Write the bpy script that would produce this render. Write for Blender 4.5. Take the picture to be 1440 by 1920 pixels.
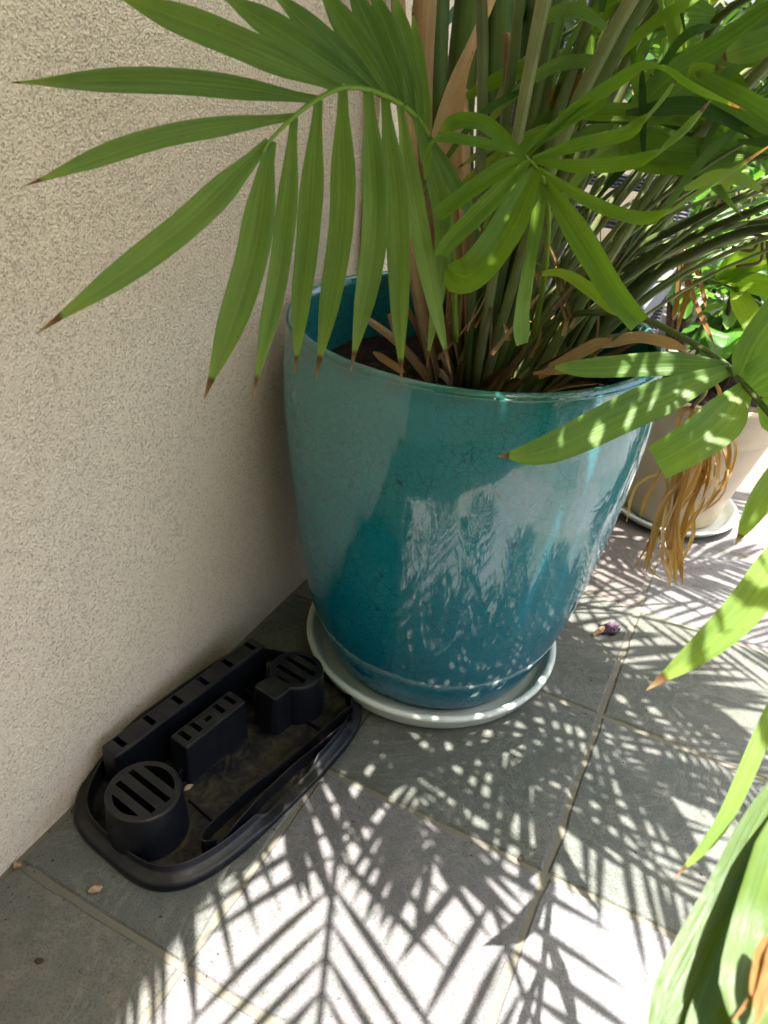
import bpy, bmesh, math, random
from mathutils import Vector, Matrix, noise

for o in list(bpy.data.objects):
    bpy.data.objects.remove(o)
SC = bpy.context.scene
COL = SC.collection

# ------------------------------------------------------------------ camera
S = 0.9
RM = Matrix(((0.89020862, -0.2935357, 0.34837537),
             (0.44977532, 0.44492163, -0.77443328),
             (0.07232408, 0.84609783, 0.52809818)))
CAM = Vector((.678 * S, 0, S))
FPX = 1436.0
cd = bpy.data.cameras.new('camera')
cam = bpy.data.objects.new('camera', cd)
COL.objects.link(cam)
M4 = RM.to_4x4()
M4.translation = CAM
cam.matrix_world = M4
cd.sensor_fit = 'VERTICAL'
cd.sensor_height = 36.0
cd.sensor_width = 27.0
cd.lens = FPX / 1920 * 36
cd.clip_start = 0.02
cd.clip_end = 500
cd.dof.use_dof = True
cd.dof.focus_distance = 0.98
cd.dof.aperture_fstop = 9.0
SC.camera = cam

# ------------------------------------------------------------------ light
SUN = Vector((.15, -.10, 1.0)).normalized()
world = bpy.data.worlds.new('World')
SC.world = world
world.use_nodes = True
wn = world.node_tree.nodes
wl = world.node_tree.links
wn.clear()
sky = wn.new('ShaderNodeTexSky')
sky.sky_type = 'NISHITA'
sky.sun_disc = False
sky.sun_elevation = math.asin(SUN.z)
sky.sun_rotation = math.atan2(SUN.x, SUN.y)
sky.air_density = 0.9
sky.dust_density = 5.0
sky.ozone_density = 0.6
bg = wn.new('ShaderNodeBackground')
bg.inputs['Strength'].default_value = 0.135
wo = wn.new('ShaderNodeOutputWorld')
wl.new(sky.outputs[0], bg.inputs[0])
wl.new(bg.outputs[0], wo.inputs[0])
sl = bpy.data.lights.new('sun', 'SUN')
sl.energy = 5.0
sl.angle = math.radians(0.45)
sl.color = (1.0, .97, .95)
so = bpy.data.objects.new('sun', sl)
COL.objects.link(so)
so.rotation_euler = (-SUN).to_track_quat('-Z', 'Y').to_euler()
so.location = (2, -2, 8)
vs = SC.view_settings
vs.view_transform = 'Standard'
vs.look = 'None'
vs.exposure = 2.35
vs.gamma = 1.0
vs.use_curve_mapping = False
SC.cycles.max_bounces = 6
SC.cycles.diffuse_bounces = 4
SC.cycles.glossy_bounces = 3
SC.cycles.transmission_bounces = 3
SC.cycles.caustics_reflective = False
SC.cycles.caustics_refractive = False

# ------------------------------------------------------------------ helpers
def ray(x, y):
    return RM @ Vector((x - 720, 960 - y, -FPX)).normalized()
def pd(x, y, d):
    return CAM + ray(x, y) * d
def pz(x, y, z):
    r = ray(x, y)
    return CAM + r * ((z - CAM.z) / r.z)
def tag(o, label=None, cat=None, group=None, kind=None):
    if label: o['label'] = label
    if cat: o['category'] = cat
    if group: o['group'] = group
    if kind: o['kind'] = kind
    return o
def empty(name, loc=(0, 0, 0), parent=None):
    o = bpy.data.objects.new(name, None)
    COL.objects.link(o)
    o.location = loc
    o.empty_display_size = .05
    if parent: o.parent = parent
    return o
def link(name, me, mat=None, parent=None, world=True):
    """link a mesh given in world coordinates below a parent that only translates"""
    o = bpy.data.objects.new(name, me)
    COL.objects.link(o)
    if mat: me.materials.append(mat)
    if parent:
        o.parent = parent
        if world:
            t = Vector((0, 0, 0)); p = parent
            while p: t += p.location; p = p.parent
            o.location = -t
    return o
class MB:
    def __init__(s):
        s.v = []; s.f = []; s.uv = []; s.tint = []; s.mi = []
    def build(s, name, mat, parent=None, smooth=True, extra=None):
        me = bpy.data.meshes.new(name)
        me.from_pydata([tuple(p) for p in s.v], [], s.f)
        if s.uv and len(s.uv) == len(s.v):
            ul = me.uv_layers.new(name='UVMap')
            flat = []
            for l in me.loops: flat += s.uv[l.vertex_index]
            ul.data.foreach_set('uv', flat)
        if s.tint and len(s.tint) == len(s.v):
            a = me.attributes.new('tint', 'FLOAT', 'POINT')
            a.data.foreach_set('value', s.tint)
        if smooth: me.polygons.foreach_set('use_smooth', [True] * len(me.polygons))
        me.update()
        o = link(name, me, mat, parent)
        if extra:
            for m in extra: me.materials.append(m)
            me.polygons.foreach_set('material_index', s.mi)
        return o
    def lathe(s, prof, c=(0, 0), n=64, cap0=False, cap1=False):
        b = len(s.v); m = len(prof)
        for i in range(n):
            a = 2 * math.pi * i / n
            for r, z in prof:
                s.v.append(Vector((c[0] + r * math.cos(a), c[1] + r * math.sin(a), z)))
        for i in range(n):
            j = (i + 1) % n
            for k in range(m - 1):
                s.f.append((b + i * m + k, b + j * m + k, b + j * m + k + 1, b + i * m + k + 1))
        if cap0: s.f.append([b + i * m for i in reversed(range(n))])
        if cap1: s.f.append([b + i * m + m - 1 for i in range(n)])
    def prism(s, poly, z0, z1, fr=None, cap_bottom=False):
        fr = fr or (lambda u, v, z: Vector((u, v, z)))
        b = len(s.v); n = len(poly)
        for u, v in poly: s.v.append(fr(u, v, z0))
        for u, v in poly: s.v.append(fr(u, v, z1))
        for i in range(n):
            j = (i + 1) % n
            s.f.append((b + i, b + j, b + n + j, b + n + i))
        s.f.append([b + n + i for i in range(n)])
        if cap_bottom: s.f.append([b + i for i in reversed(range(n))])
    def box(s, x0, x1, y0, y1, z0, z1, fr=None):
        s.prism([(x0, y0), (x1, y0), (x1, y1), (x0, y1)], z0, z1, fr, True)
    def tube(s, pts, rad, n=8, flat=1.0, tint=None, sub=6, up=None, capends=True):
        P = crom(pts, sub); m = len(P)
        b = len(s.v)
        rr = rad if callable(rad) else (lambda t: rad)
        up = up or Vector((.3, -.2, 1)).normalized()
        for i, p in enumerate(P):
            T = (P[min(i + 1, m - 1)] - P[max(i - 1, 0)]).normalized()
            A = T.cross(up)
            if A.length < 1e-4: A = T.cross(Vector((1, 0, 0)))
            A.normalize(); B = A.cross(T)
            t = i / (m - 1); r = rr(t)
            for k in range(n):
                a = 2 * math.pi * k / n
                s.v.append(p + A * (math.cos(a) * r) + B * (math.sin(a) * r * flat))
                s.uv.append((k / n, t)); s.tint.append(tint if tint is not None else .5)
        for i in range(m - 1):
            for k in range(n):
                j = (k + 1) % n
                s.f.append((b + i * n + k, b + i * n + j, b + (i + 1) * n + j, b + (i + 1) * n + k))
        if capends:
            s.f.append([b + k for k in reversed(range(n))])
            s.f.append([b + (m - 1) * n + k for k in range(n)])
    def ribbon(s, pts, width, N=None, prof=None, sub=4, across=2, fold=.18, tint=.5, twist=None, wav=0.0, seed=0.0):
        P = crom(pts, sub); m = len(P)
        b = len(s.v)
        prof = prof or leaf_prof
        N = N or Vector((0, 0, 1))
        for i, p in enumerate(P):
            t = i / (m - 1)
            T = (P[min(i + 1, m - 1)] - P[max(i - 1, 0)]).normalized()
            nn = N(t) if callable(N) else N
            A = T.cross(nn)
            if A.length < 1e-4: A = T.cross(Vector((.3, 1, .2)))
            A.normalize(); B = A.cross(T).normalized()
            if twist:
                q = twist(t) if callable(twist) else twist * t
                A, B = A * math.cos(q) + B * math.sin(q), B * math.cos(q) - A * math.sin(q)
            w = width * prof(t) * .5
            for k in range(across + 1):
                u = k / across * 2 - 1
                h = fold * w * (abs(u) - .5)
                if across > 2: h += (.09 * w if k % 2 else 0)
                if wav: h += wav * w * noise.noise(Vector((seed, t * 5, u * 1.3)))
                s.v.append(p + A * (u * w) + B * h)
                s.uv.append(((u + 1) / 2, t)); s.tint.append(tint)
        for i in range(m - 1):
            for k in range(across):
                q = b + i * (across + 1) + k
                s.f.append((q, q + 1, q + across + 2, q + across + 1))
def crom(pts, sub):
    pts = [Vector(p) for p in pts]
    if len(pts) < 3:
        return [pts[0].lerp(pts[1], i / sub) for i in range(sub + 1)]
    out = []
    for i in range(len(pts) - 1):
        p0 = pts[i - 1] if i else pts[0] * 2 - pts[1]
        p1, p2 = pts[i], pts[i + 1]
        p3 = pts[i + 2] if i + 2 < len(pts) else p2 * 2 - p1
        for k in range(sub):
            t = k / sub
            out.append(.5 * ((2 * p1) + (p2 - p0) * t + (2 * p0 - 5 * p1 + 4 * p2 - p3) * t * t + (3 * p1 - p0 - 3 * p2 + p3) * t ** 3))
    out.append(pts[-1])
    return out
def leaf_prof(t):
    if t > .93: return max(.02, .13 * (1 - (t - .93) / .09))
    return min(1.0, .30 + 2.6 * t) * (1 - (t / .945) ** 4 * .88)
def f1_prof(t):
    if t > .935: return max(.03, .17 * (1 - (t - .935) / .075))
    return (.34 + .66 * sm(0, .34, t)) * (1 - .20 * sm(.62, .80, t) - .62 * sm(.74, .96, t))
def sm(a, b, x):
    t = max(0, min(1, (x - a) / (b - a))); return t * t * (3 - 2 * t)
def blunt_prof(t):
    return min(1.0, .3 + 2.4 * t) * (1 - .25 * t)
def strap_prof(t):
    return min(1.0, .35 + 3 * t) * (1.0 if t < .8 else max(.05, 1 - ((t - .8) / .2) ** 1.6))

# ------------------------------------------------------------------ materials
def mat(name):
    m = bpy.data.materials.new(name)
    m.use_nodes = True
    nt = m.node_tree
    nt.nodes.clear()
    out = nt.nodes.new('ShaderNodeOutputMaterial')
    return m, nt, out
class NB:
    def __init__(s, nt): s.nt = nt
    def n(s, t, **k):
        nd = s.nt.nodes.new(t)
        for a, b in k.items():
            if a.startswith('i_'):
                key = a[2:].replace('_', ' ')
                nd.inputs[key].default_value = b
            else: setattr(nd, a, b)
        return nd
    def l(s, a, b): s.nt.links.new(a, b)
    def noise(s, vec, scale, detail=4, rough=.55, dist=0.0):
        nd = s.n('ShaderNodeTexNoise'); nd.inputs['Scale'].default_value = scale
        nd.inputs['Detail'].default_value = detail; nd.inputs['Roughness'].default_value = rough
        nd.inputs['Distortion'].default_value = dist
        if vec: s.l(vec, nd.inputs['Vector'])
        return nd.outputs['Fac']
    def ramp(s, fac, stops, interp='LINEAR'):
        nd = s.n('ShaderNodeValToRGB'); cr = nd.color_ramp; cr.interpolation = interp
        while len(cr.elements) < len(stops): cr.elements.new(.5)
        for e, (p, c) in zip(cr.elements, stops):
            e.position = p; e.color = (*c, 1) if len(c) == 3 else c
        if fac is not None: s.l(fac, nd.inputs[0])
        return nd.outputs[0]
    def mix(s, fac, a, b, blend='MIX'):
        nd = s.n('ShaderNodeMix', data_type='RGBA', blend_type=blend)
        for sock, val in ((nd.inputs[0], fac), (nd.inputs[6], a), (nd.inputs[7], b)):
            if hasattr(val, 'is_linked'): s.l(val, sock)
            elif isinstance(val, (int, float)): sock.default_value = val
            else: sock.default_value = (*val, 1)
        return nd.outputs[2]
    def math(s, op, a, b=None, c=None, clamp=False):
        nd = s.n('ShaderNodeMath', operation=op, use_clamp=clamp)
        for sock, val in zip(nd.inputs, (a, b, c)):
            if val is None: continue
            if hasattr(val, 'is_linked'): s.l(val, sock)
            else: sock.default_value = val
        return nd.outputs[0]
    def mapping(s, vec, scale=(1, 1, 1), loc=(0, 0, 0), rot=(0, 0, 0)):
        nd = s.n('ShaderNodeMapping')
        nd.inputs['Scale'].default_value = scale; nd.inputs['Location'].default_value = loc; nd.inputs['Rotation'].default_value = rot
        s.l(vec, nd.inputs[0]); return nd.outputs[0]
    def bump(s, h, strength=.5, dist=.001, normal=None):
        nd = s.n('ShaderNodeBump'); nd.inputs['Strength'].default_value = strength; nd.inputs['Distance'].default_value = dist
        s.l(h, nd.inputs['Height'])
        if normal: s.l(normal, nd.inputs['Normal'])
        return nd.outputs[0]
    def bsdf(s, color, rough=.5, normal=None, spec=.5, coat=0.0, coat_rough=.05, coat_normal=None):
        nd = s.n('ShaderNodeBsdfPrincipled')
        for key, val in (('Base Color', color), ('Roughness', rough), ('Specular IOR Level', spec), ('Coat Weight', coat), ('Coat Roughness', coat_rough)):
            sock = nd.inputs[key]
            if hasattr(val, 'is_linked'): s.l(val, sock)
            elif isinstance(val, (int, float)): sock.default_value = val
            else: sock.default_value = (*val, 1)
        if normal: s.l(normal, nd.inputs['Normal'])
        if coat_normal: s.l(coat_normal, nd.inputs['Coat Normal'])
        return nd
    def pos(s): return s.n('ShaderNodeNewGeometry').outputs['Position']
    def obj(s): return s.n('ShaderNodeTexCoord').outputs['Object']

def m_stucco():
    m, nt, out = mat('stucco'); b = NB(nt); p = b.pos()
    big = b.noise(p, 2.2, 3)
    wob = b.n('ShaderNodeTexNoise'); wob.inputs['Scale'].default_value = 170; wob.inputs['Detail'].default_value = 2; b.l(p, wob.inputs['Vector'])
    wsc = b.n('ShaderNodeVectorMath', operation='SCALE'); b.l(wob.outputs['Color'], wsc.inputs[0]); wsc.inputs['Scale'].default_value = .006
    wad = b.n('ShaderNodeVectorMath', operation='ADD'); b.l(p, wad.inputs[0]); b.l(wsc.outputs[0], wad.inputs[1])
    vo = b.n('ShaderNodeTexVoronoi'); vo.inputs['Scale'].default_value = 360; b.l(wad.outputs[0], vo.inputs['Vector'])
    vs3 = b.n('ShaderNodeSeparateColor'); b.l(vo.outputs['Color'], vs3.inputs[0])
    dens = b.math('MULTIPLY_ADD', b.noise(p, 11, 3), .35, .55)
    spk = b.math('MULTIPLY', b.math('GREATER_THAN', vs3.outputs[0], dens), b.ramp(vo.outputs['Distance'], [(.25, (1, 1, 1)), (.6, (0, 0, 0))]))
    stain = b.ramp(b.noise(b.mapping(p, (1, 1, .35)), 3.5, 5, .7), [(.45, (0, 0, 0)), (.8, (1, 1, 1))])
    col = b.mix(big, (.835, .672, .510), (.875, .712, .552))
    col = b.mix(b.math('MULTIPLY', stain, .25), col, (.50, .39, .29))
    col = b.mix(b.math('MULTIPLY', spk, .36), col, (.28, .21, .15))
    h = b.math('SUBTRACT', b.math('MULTIPLY', b.math('SUBTRACT', 1.0, vo.outputs['Distance']), .8), b.math('MULTIPLY', spk, .9))
    nrm = b.bump(h, .85, .0026)
    nrm = b.bump(b.noise(p, 7, 4, .6), .4, .014, nrm)
    b.l(b.bsdf(col, .92, nrm, .2).outputs[0], out.inputs[0]); return m
def m_slate():
    m, nt, out = mat('slate_tile'); b = NB(nt)
    oi = b.n('ShaderNodeObjectInfo'); p = b.pos()
    off = b.n('ShaderNodeVectorMath', operation='ADD')
    b.l(p, off.inputs[0])
    rv = b.n('ShaderNodeCombineXYZ'); b.l(b.math('MULTIPLY', oi.outputs['Random'], 40.0), rv.inputs[0]); b.l(rv.outputs[0], off.inputs[1])
    q = off.outputs[0]
    n1 = b.noise(q, 9, 5, .62, .6)
    n2 = b.noise(q, 38, 5, .65, .2)
    n3 = b.noise(q, 420, 2, .6)
    base = oi.outputs['Color']
    col = b.mix(b.ramp(n1, [(.36, (0, 0, 0)), (.68, (1, 1, 1))]), base, b.mix(.40, base, (.19, .175, .16)))
    dark = b.mix(.6, col, (.09, .10, .085))
    col = b.mix(b.ramp(n2, [(.38, (1, 1, 1)), (.62, (0, 0, 0))]), col, dark)
    vein = b.ramp(b.noise(q, 5, 6, .75, 1.5), [(.47, (0, 0, 0)), (.5, (1, 1, 1)), (.53, (0, 0, 0))])
    col = b.mix(b.math('MULTIPLY', vein, .35), col, b.mix(.6, base, (.30, .28, .24)))
    speck = b.ramp(n3, [(.33, (.55, .55, .55)), (.52, (1, 1, 1))])
    col = b.mix(.75, col, speck, 'MULTIPLY')
    pit = b.ramp(b.noise(q, 190, 1, .4), [(.20, (0, 0, 0)), (.26, (1, 1, 1))])
    col = b.mix(b.math('MULTIPLY', b.math('SUBTRACT', 1.0, pit), .6), col, (.05, .045, .04))
    h = b.math('ADD', b.math('ADD', b.math('MULTIPLY', n1, 2.2), b.math('MULTIPLY', n2, .8)), b.math('MULTIPLY', n3, .12))
    h = b.math('ADD', h, b.math('MULTIPLY', pit, .25))
    rough = b.math('MULTIPLY_ADD', n2, .35, .38)
    b.l(b.bsdf(col, rough, b.bump(h, .55, .004), .35).outputs[0], out.inputs[0]); return m
def m_grout():
    m, nt, out = mat('grout'); b = NB(nt); p = b.pos()
    col = b.mix(b.noise(p, 14, 4), (.125, .115, .082), (.205, .188, .14))
    col = b.mix(b.math('MULTIPLY', b.noise(p, 300, 2), .5), col, (.12, .11, .085))
    b.l(b.bsdf(col, .9, b.bump(b.noise(p, 260, 3), .6, .002), .2).outputs[0], out.inputs[0]); return m
def m_glaze():
    m, nt, out = mat('crackle_glaze'); b = NB(nt); p = b.obj()
    sep = b.n('ShaderNodeSeparateXYZ'); b.l(p, sep.inputs[0])
    z = b.math('DIVIDE', sep.outputs[2], .578)
    drip = b.noise(b.mapping(p, (1, 1, .12)), 26, 4, .55, .3)
    patch = b.noise(p, 7, 4, .6)
    zz = b.math('ADD', z, b.math('MULTIPLY_ADD', drip, .5, -.25))
    col = b.ramp(zz, [(.0, (.001, .130, .205)), (.35, (.002, .152, .210)), (.7, (.005, .185, .215)), (.95, (.022, .195, .195))])
    col = b.mix(b.ramp(patch, [(.45, (0, 0, 0)), (.75, (1, 1, 1))]), col, b.mix(.15, col, (.10, .36, .35)))
    rimf = b.ramp(z, [(.955, (0, 0, 0)), (.985, (1, 1, 1))])
    rimn = b.math('MULTIPLY', rimf, b.ramp(b.noise(p, 30, 4), [(.35, (.15, .15, .15)), (.7, (.9, .9, .9))]))
    col = b.mix(rimn, col, (.035, .12, .085))
    # crackle network
    wv = b.n('ShaderNodeVectorMath', operation='ADD'); b.l(p, wv.inputs[0])
    nz = b.n('ShaderNodeTexNoise'); nz.inputs['Scale'].default_value = 30; b.l(p, nz.inputs['Vector'])
    sc = b.n('ShaderNodeVectorMath', operation='SCALE'); b.l(nz.outputs['Color'], sc.inputs[0]); sc.inputs['Scale'].default_value = .02
    b.l(sc.outputs[0], wv.inputs[1])
    def crack(scale, w):
        v = b.n('ShaderNodeTexVoronoi', feature='DISTANCE_TO_EDGE'); v.inputs['Scale'].default_value = scale
        b.l(wv.outputs[0], v.inputs['Vector'])
        return b.ramp(v.outputs['Distance'], [(0, (1, 1, 1)), (w, (0, 0, 0))])
    c1 = crack(120, .05); c2 = crack(62, .026)
    ck = b.math('MAXIMUM', b.math('MULTIPLY', c1, .7), c2)
    ck = b.math('MULTIPLY', ck, b.ramp(b.noise(p, 5, 3), [(.34, (.3, .3, .3)), (.52, (1, 1, 1))]))
    col = b.mix(b.math('MULTIPLY', ck, .85), col, (.004, .045, .05))
    dust = b.ramp(b.noise(p, 240, 2), [(.70, (0, 0, 0)), (.78, (1, 1, 1))])
    col = b.mix(b.math('MULTIPLY', dust, .22), col, (.30, .36, .33))
    # vertical ripples of the run glaze
    rip = b.noise(b.mapping(p, (1, 1, .20)), 95, 2, .5, .6)
    rip2 = b.noise(b.mapping(p, (1, 1, .30)), 24, 2, .5, .4)
    h = b.math('ADD', b.math('MULTIPLY', rip, .14), b.math('MULTIPLY', rip2, 1.25))
    h = b.math('SUBTRACT', h, b.math('MULTIPLY', ck, .008))
    nrm = b.bump(h, .30, .004)
    bs = b.bsdf(col, .022, nrm, .5)
    bs.inputs['IOR'].default_value = 1.88
    b.l(bs.outputs[0], out.inputs[0]); return m
def m_simple(name, c0, c1, scale=20, rough=.5, spec=.5, bscale=0, bdist=.001, bstr=.4, stretch=(1, 1, 1), coat=0, detail=4, lohi=(.35, .65), use_obj=True):
    m, nt, out = mat(name); b = NB(nt); p = b.obj() if use_obj else b.pos()
    q = b.mapping(p, stretch)
    col = b.ramp(b.noise(q, scale, detail, .6), [(lohi[0], c0), (lohi[1], c1)])
    nrm = b.bump(b.noise(q, bscale, 4, .6), bstr, bdist) if bscale else None
    b.l(b.bsdf(col, rough, nrm, spec, coat).outputs[0], out.inputs[0]); return m
def m_plastic():
    m, nt, out = mat('black_plastic'); b = NB(nt); p = b.obj()
    g = b.n('ShaderNodeNewGeometry'); sp = b.n('ShaderNodeSeparateXYZ'); b.l(g.outputs['Normal'], sp.inputs[0])
    upf = b.ramp(sp.outputs[2], [(.5, (0, 0, 0)), (.95, (1, 1, 1))])
    d = b.ramp(b.noise(p, 26, 6, .7, .5), [(.42, (.10, .10, .10)), (.72, (1, 1, 1))])
    dust = b.math('MULTIPLY', b.math('MULTIPLY', upf, d), .38)
    col = b.mix(dust, (.0045, .005, .008), (.075, .066, .046))
    spk = b.ramp(b.noise(p, 420, 2), [(.70, (0, 0, 0)), (.77, (1, 1, 1))])
    col = b.mix(b.math('MULTIPLY', spk, .15), col, (.3, .27, .22))
    zc = b.n('ShaderNodeSeparateXYZ'); b.l(b.pos(), zc.inputs[0])
    low = b.ramp(zc.outputs[2], [(.011, (1, 1, 1)), (.016, (0, 0, 0))])
    mud = b.ramp(b.noise(p, 34, 7, .75, .8), [(.46, (0, 0, 0)), (.66, (1, 1, 1))])
    col = b.mix(b.math('MULTIPLY', b.math('MULTIPLY', low, mud), b.math('MULTIPLY', upf, .8)), col, (.095, .078, .042))
    rough = b.math('MULTIPLY_ADD', d, .22, .30)
    b.l(b.bsdf(col, rough, b.bump(b.noise(p, 300, 2), .08, .001), .36).outputs[0], out.inputs[0]); return m
def m_leaf(name, dark, mid, light, trans=.42, tipc=(.16, .075, .03), tip=.925, rough=.36):
    m, nt, out = mat(name); b = NB(nt)
    uv = b.n('ShaderNodeUVMap'); su = b.n('ShaderNodeSeparateXYZ'); b.l(uv.outputs[0], su.inputs[0])
    at = b.n('ShaderNodeAttribute', attribute_name='tint')
    st = b.noise(b.mapping(uv.outputs[0], (26, 1.1, 1)), 1.0, 4, .7)
    st2 = b.noise(b.mapping(uv.outputs[0], (9, .7, 1)), 1.0, 2, .5)
    big = b.noise(b.pos(), 16, 3)
    f = b.math('ADD', b.math('MULTIPLY_ADD', at.outputs['Fac'], .75, b.math('MULTIPLY', st, .95)), b.math('MULTIPLY_ADD', big, .35, -.58))
    col = b.ramp(f, [(.15, dark), (.5, mid), (.9, light)])
    rib = b.math('ABSOLUTE', b.math('SUBTRACT', su.outputs[0], .5))
    mid_rib = b.ramp(rib, [(.0, (1, 1, 1)), (.035, (0, 0, 0))])
    col = b.mix(b.math('MULTIPLY', mid_rib, .35), col, light)
    spot = b.ramp(b.noise(b.pos(), 190, 2, .5), [(.70, (0, 0, 0)), (.76, (1, 1, 1))])
    col = b.mix(b.math('MULTIPLY', spot, .5), col, (.15, .12, .03))
    tipn = b.math('ADD', b.math('MULTIPLY_ADD', at.outputs['Fac'], .16, b.math('SUBTRACT', su.outputs[1], .080)), b.math('MULTIPLY_ADD', b.noise(b.pos(), 60, 3), .05, -.025))
    yel = b.ramp(tipn, [(tip - .13, (0, 0, 0)), (tip - .01, (.55, .55, .55))])
    col = b.mix(yel, col, light)
    tf = b.ramp(tipn, [(tip, (0, 0, 0)), (tip + .015, (1, 1, 1))])
    tcol = b.ramp(tipn, [(tip, (.035, .018, .012)), (tip + .022, tipc), (1.0, (.36, .24, .13))])
    col = b.mix(tf, col, tcol)
    nrm = b.bump(b.math('ADD', st, b.math('MULTIPLY', st2, 1.6)), .5, .0012)
    bs = b.bsdf(col, rough, nrm, .42)
    tr = b.n('ShaderNodeBsdfTranslucent')
    tc = b.mix(1.0, col, (1.5, 1.45, .55), 'MULTIPLY')
    b.l(tc, tr.inputs[0])
    mx = b.n('ShaderNodeMixShader'); mx.inputs[0].default_value = trans
    b.l(bs.outputs[0], mx.inputs[1]); b.l(tr.outputs[0], mx.inputs[2])
    b.l(mx.outputs[0], out.inputs[0]); return m
def m_leaf_plain(name, dark, mid, light, trans=.4):
    m, nt, out = mat(name); b = NB(nt)
    at = b.n('ShaderNodeAttribute', attribute_name='tint')
    col = b.ramp(at.outputs['Fac'], [(.15, dark), (.5, mid), (.9, light)])
    bs = b.bsdf(col, .4, None, .4)
    tr = b.n('ShaderNodeBsdfTranslucent'); b.l(b.mix(1.0, col, (1.5, 1.45, .55), 'MULTIPLY'), tr.inputs[0])
    mx = b.n('ShaderNodeMixShader'); mx.inputs[0].default_value = trans
    b.l(bs.outputs[0], mx.inputs[1]); b.l(tr.outputs[0], mx.inputs[2]); b.l(mx.outputs[0], out.inputs[0]); return m
def m_stem(name, c0, c1, c2, rough=.42, bark=False):
    m, nt, out = mat(name); b = NB(nt)
    uv = b.n('ShaderNodeUVMap'); at = b.n('ShaderNodeAttribute', attribute_name='tint')
    st = b.noise(b.mapping(uv.outputs[0], (22, 2.5, 1)), 1.0, 4, .65)
    big = b.noise(b.pos(), 12, 4, .6)
    f = b.math('ADD', b.math('MULTIPLY_ADD', st, .5, b.math('MULTIPLY', at.outputs['Fac'], .7)), b.math('MULTIPLY_ADD', big, .5, -.40))
    col = b.ramp(f, [(.12, c0), (.5, c1), (.88, c2)])
    spk = b.ramp(b.noise(b.pos(), 260, 2), [(.66, (0, 0, 0)), (.74, (1, 1, 1))])
    col = b.mix(b.math('MULTIPLY', spk, .55 if bark else .25), col, (.03, .022, .015))
    nrm = b.bump(st, .5 if bark else .22, .002)
    b.l(b.bsdf(col, rough, nrm, .35).outputs[0], out.inputs[0]); return m
def m_soil():
    m, nt, out = mat('soil'); b = NB(nt); p = b.pos()
    col = b.ramp(b.noise(p, 90, 6, .7), [(.35, (.006, .004, .003)), (.6, (.035, .022, .014)), (.78, (.14, .10, .06))])
    b.l(b.bsdf(col, .95, b.bump(b.noise(p, 120, 5, .7), 1.0, .006), .2).outputs[0], out.inputs[0]); return m
def m_wicker():
    m, nt, out = mat('grey_wicker'); b = NB(nt); p = b.obj()
    s3 = b.n('ShaderNodeSeparateXYZ'); b.l(p, s3.inputs[0])
    hz = b.math('SINE', b.math('MULTIPLY', s3.outputs[2], 620.0))
    hx = b.math('SINE', b.math('MULTIPLY', s3.outputs[0], 240.0))
    w = b.math('MULTIPLY', hz, hx)
    col = b.ramp(b.math('MULTIPLY_ADD', hz, .5, .5), [(.1, (.03, .03, .038)), (.7, (.12, .12, .145))])
    b.l(b.bsdf(col, .6, b.bump(b.math('ADD', w, hz), .8, .002), .3).outputs[0], out.inputs[0]); return m
def m_paving():
    m, nt, out = mat('far_paving'); b = NB(nt); p = b.pos()
    br = b.n('ShaderNodeTexBrick'); br.offset = 0; br.squash = 1
    b.l(b.mapping(p, (1, 1, 1), (-.2606, -.3355, 0)), br.inputs['Vector'])
    br.inputs['Scale'].default_value = 1.0; br.inputs['Brick Width'].default_value = .3265; br.inputs['Row Height'].default_value = .3125
    br.inputs['Mortar Size'].default_value = .006
    br.inputs['Color1'].default_value = (.24, .22, .205, 1); br.inputs['Color2'].default_value = (.32, .28, .27, 1); br.inputs['Mortar'].default_value = (.27, .25, .19, 1)
    col = b.mix(b.math('MULTIPLY', b.noise(p, 20, 5), .5), br.outputs[0], (.14, .14, .12))
    b.l(b.bsdf(col, .6, b.bump(b.noise(p, 30, 5), .4, .004), .35).outputs[0], out.inputs[0]); return m

STUCCO = m_stucco(); SLATE = m_slate(); GROUT = m_grout(); GLAZE = m_glaze(); PLASTIC = m_plastic()
SAUCER = m_simple('saucer_glaze', (.50, .55, .47), (.66, .68, .62), 9, .28, .5, 30, .002, .15)
BEIGE = m_simple('beige_ceramic', (.40, .315, .205), (.50, .41, .29), 8, .45, .4, 40, .002, .2)
LEAF = m_leaf('palm_leaf', (.082, .160, .050), (.168, .284, .066), (.31, .41, .085), .5)
LEAFB = m_leaf('palm_leaf_bright', (.085, .172, .016), (.160, .285, .024), (.29, .39, .045), .5)
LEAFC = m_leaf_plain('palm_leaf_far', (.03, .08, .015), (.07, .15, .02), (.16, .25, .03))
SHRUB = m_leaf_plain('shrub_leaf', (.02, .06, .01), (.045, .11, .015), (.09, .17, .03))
LEAFBB = m_leaf('palm_leaf_blunt', (.085, .172, .016), (.160, .285, .024), (.29, .39, .045), .5, tip=2.0)
LEAFDIM = m_leaf('palm_leaf_sun_dimmed', (.024, .056, .008), (.050, .100, .011), (.105, .160, .018), .32, tip=2.0)  # palm leaf colour darkened to offset direct sun on the lower right blades
LEAFW = m_leaf('palm_leaf_full', (.082, .160, .050), (.168, .284, .066), (.31, .41, .085), .5, tip=2.0)
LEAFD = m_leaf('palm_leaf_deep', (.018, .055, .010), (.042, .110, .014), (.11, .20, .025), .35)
BROAD = m_leaf('broad_leaf', (.035, .12, .015), (.085, .23, .022), (.20, .36, .05), .45, tip=2.0)
DEAD = m_leaf('dead_leaf', (.20, .10, .03), (.45, .25, .09), (.62, .44, .24), .35, tip=2.0, rough=.9)
RACHIS = m_stem('palm_rachis', (.05, .11, .012), (.14, .24, .02), (.28, .36, .05))
PETIOLE = m_stem('palm_petiole', (.050, .072, .018), (.165, .200, .065), (.46, .45, .24))
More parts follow.
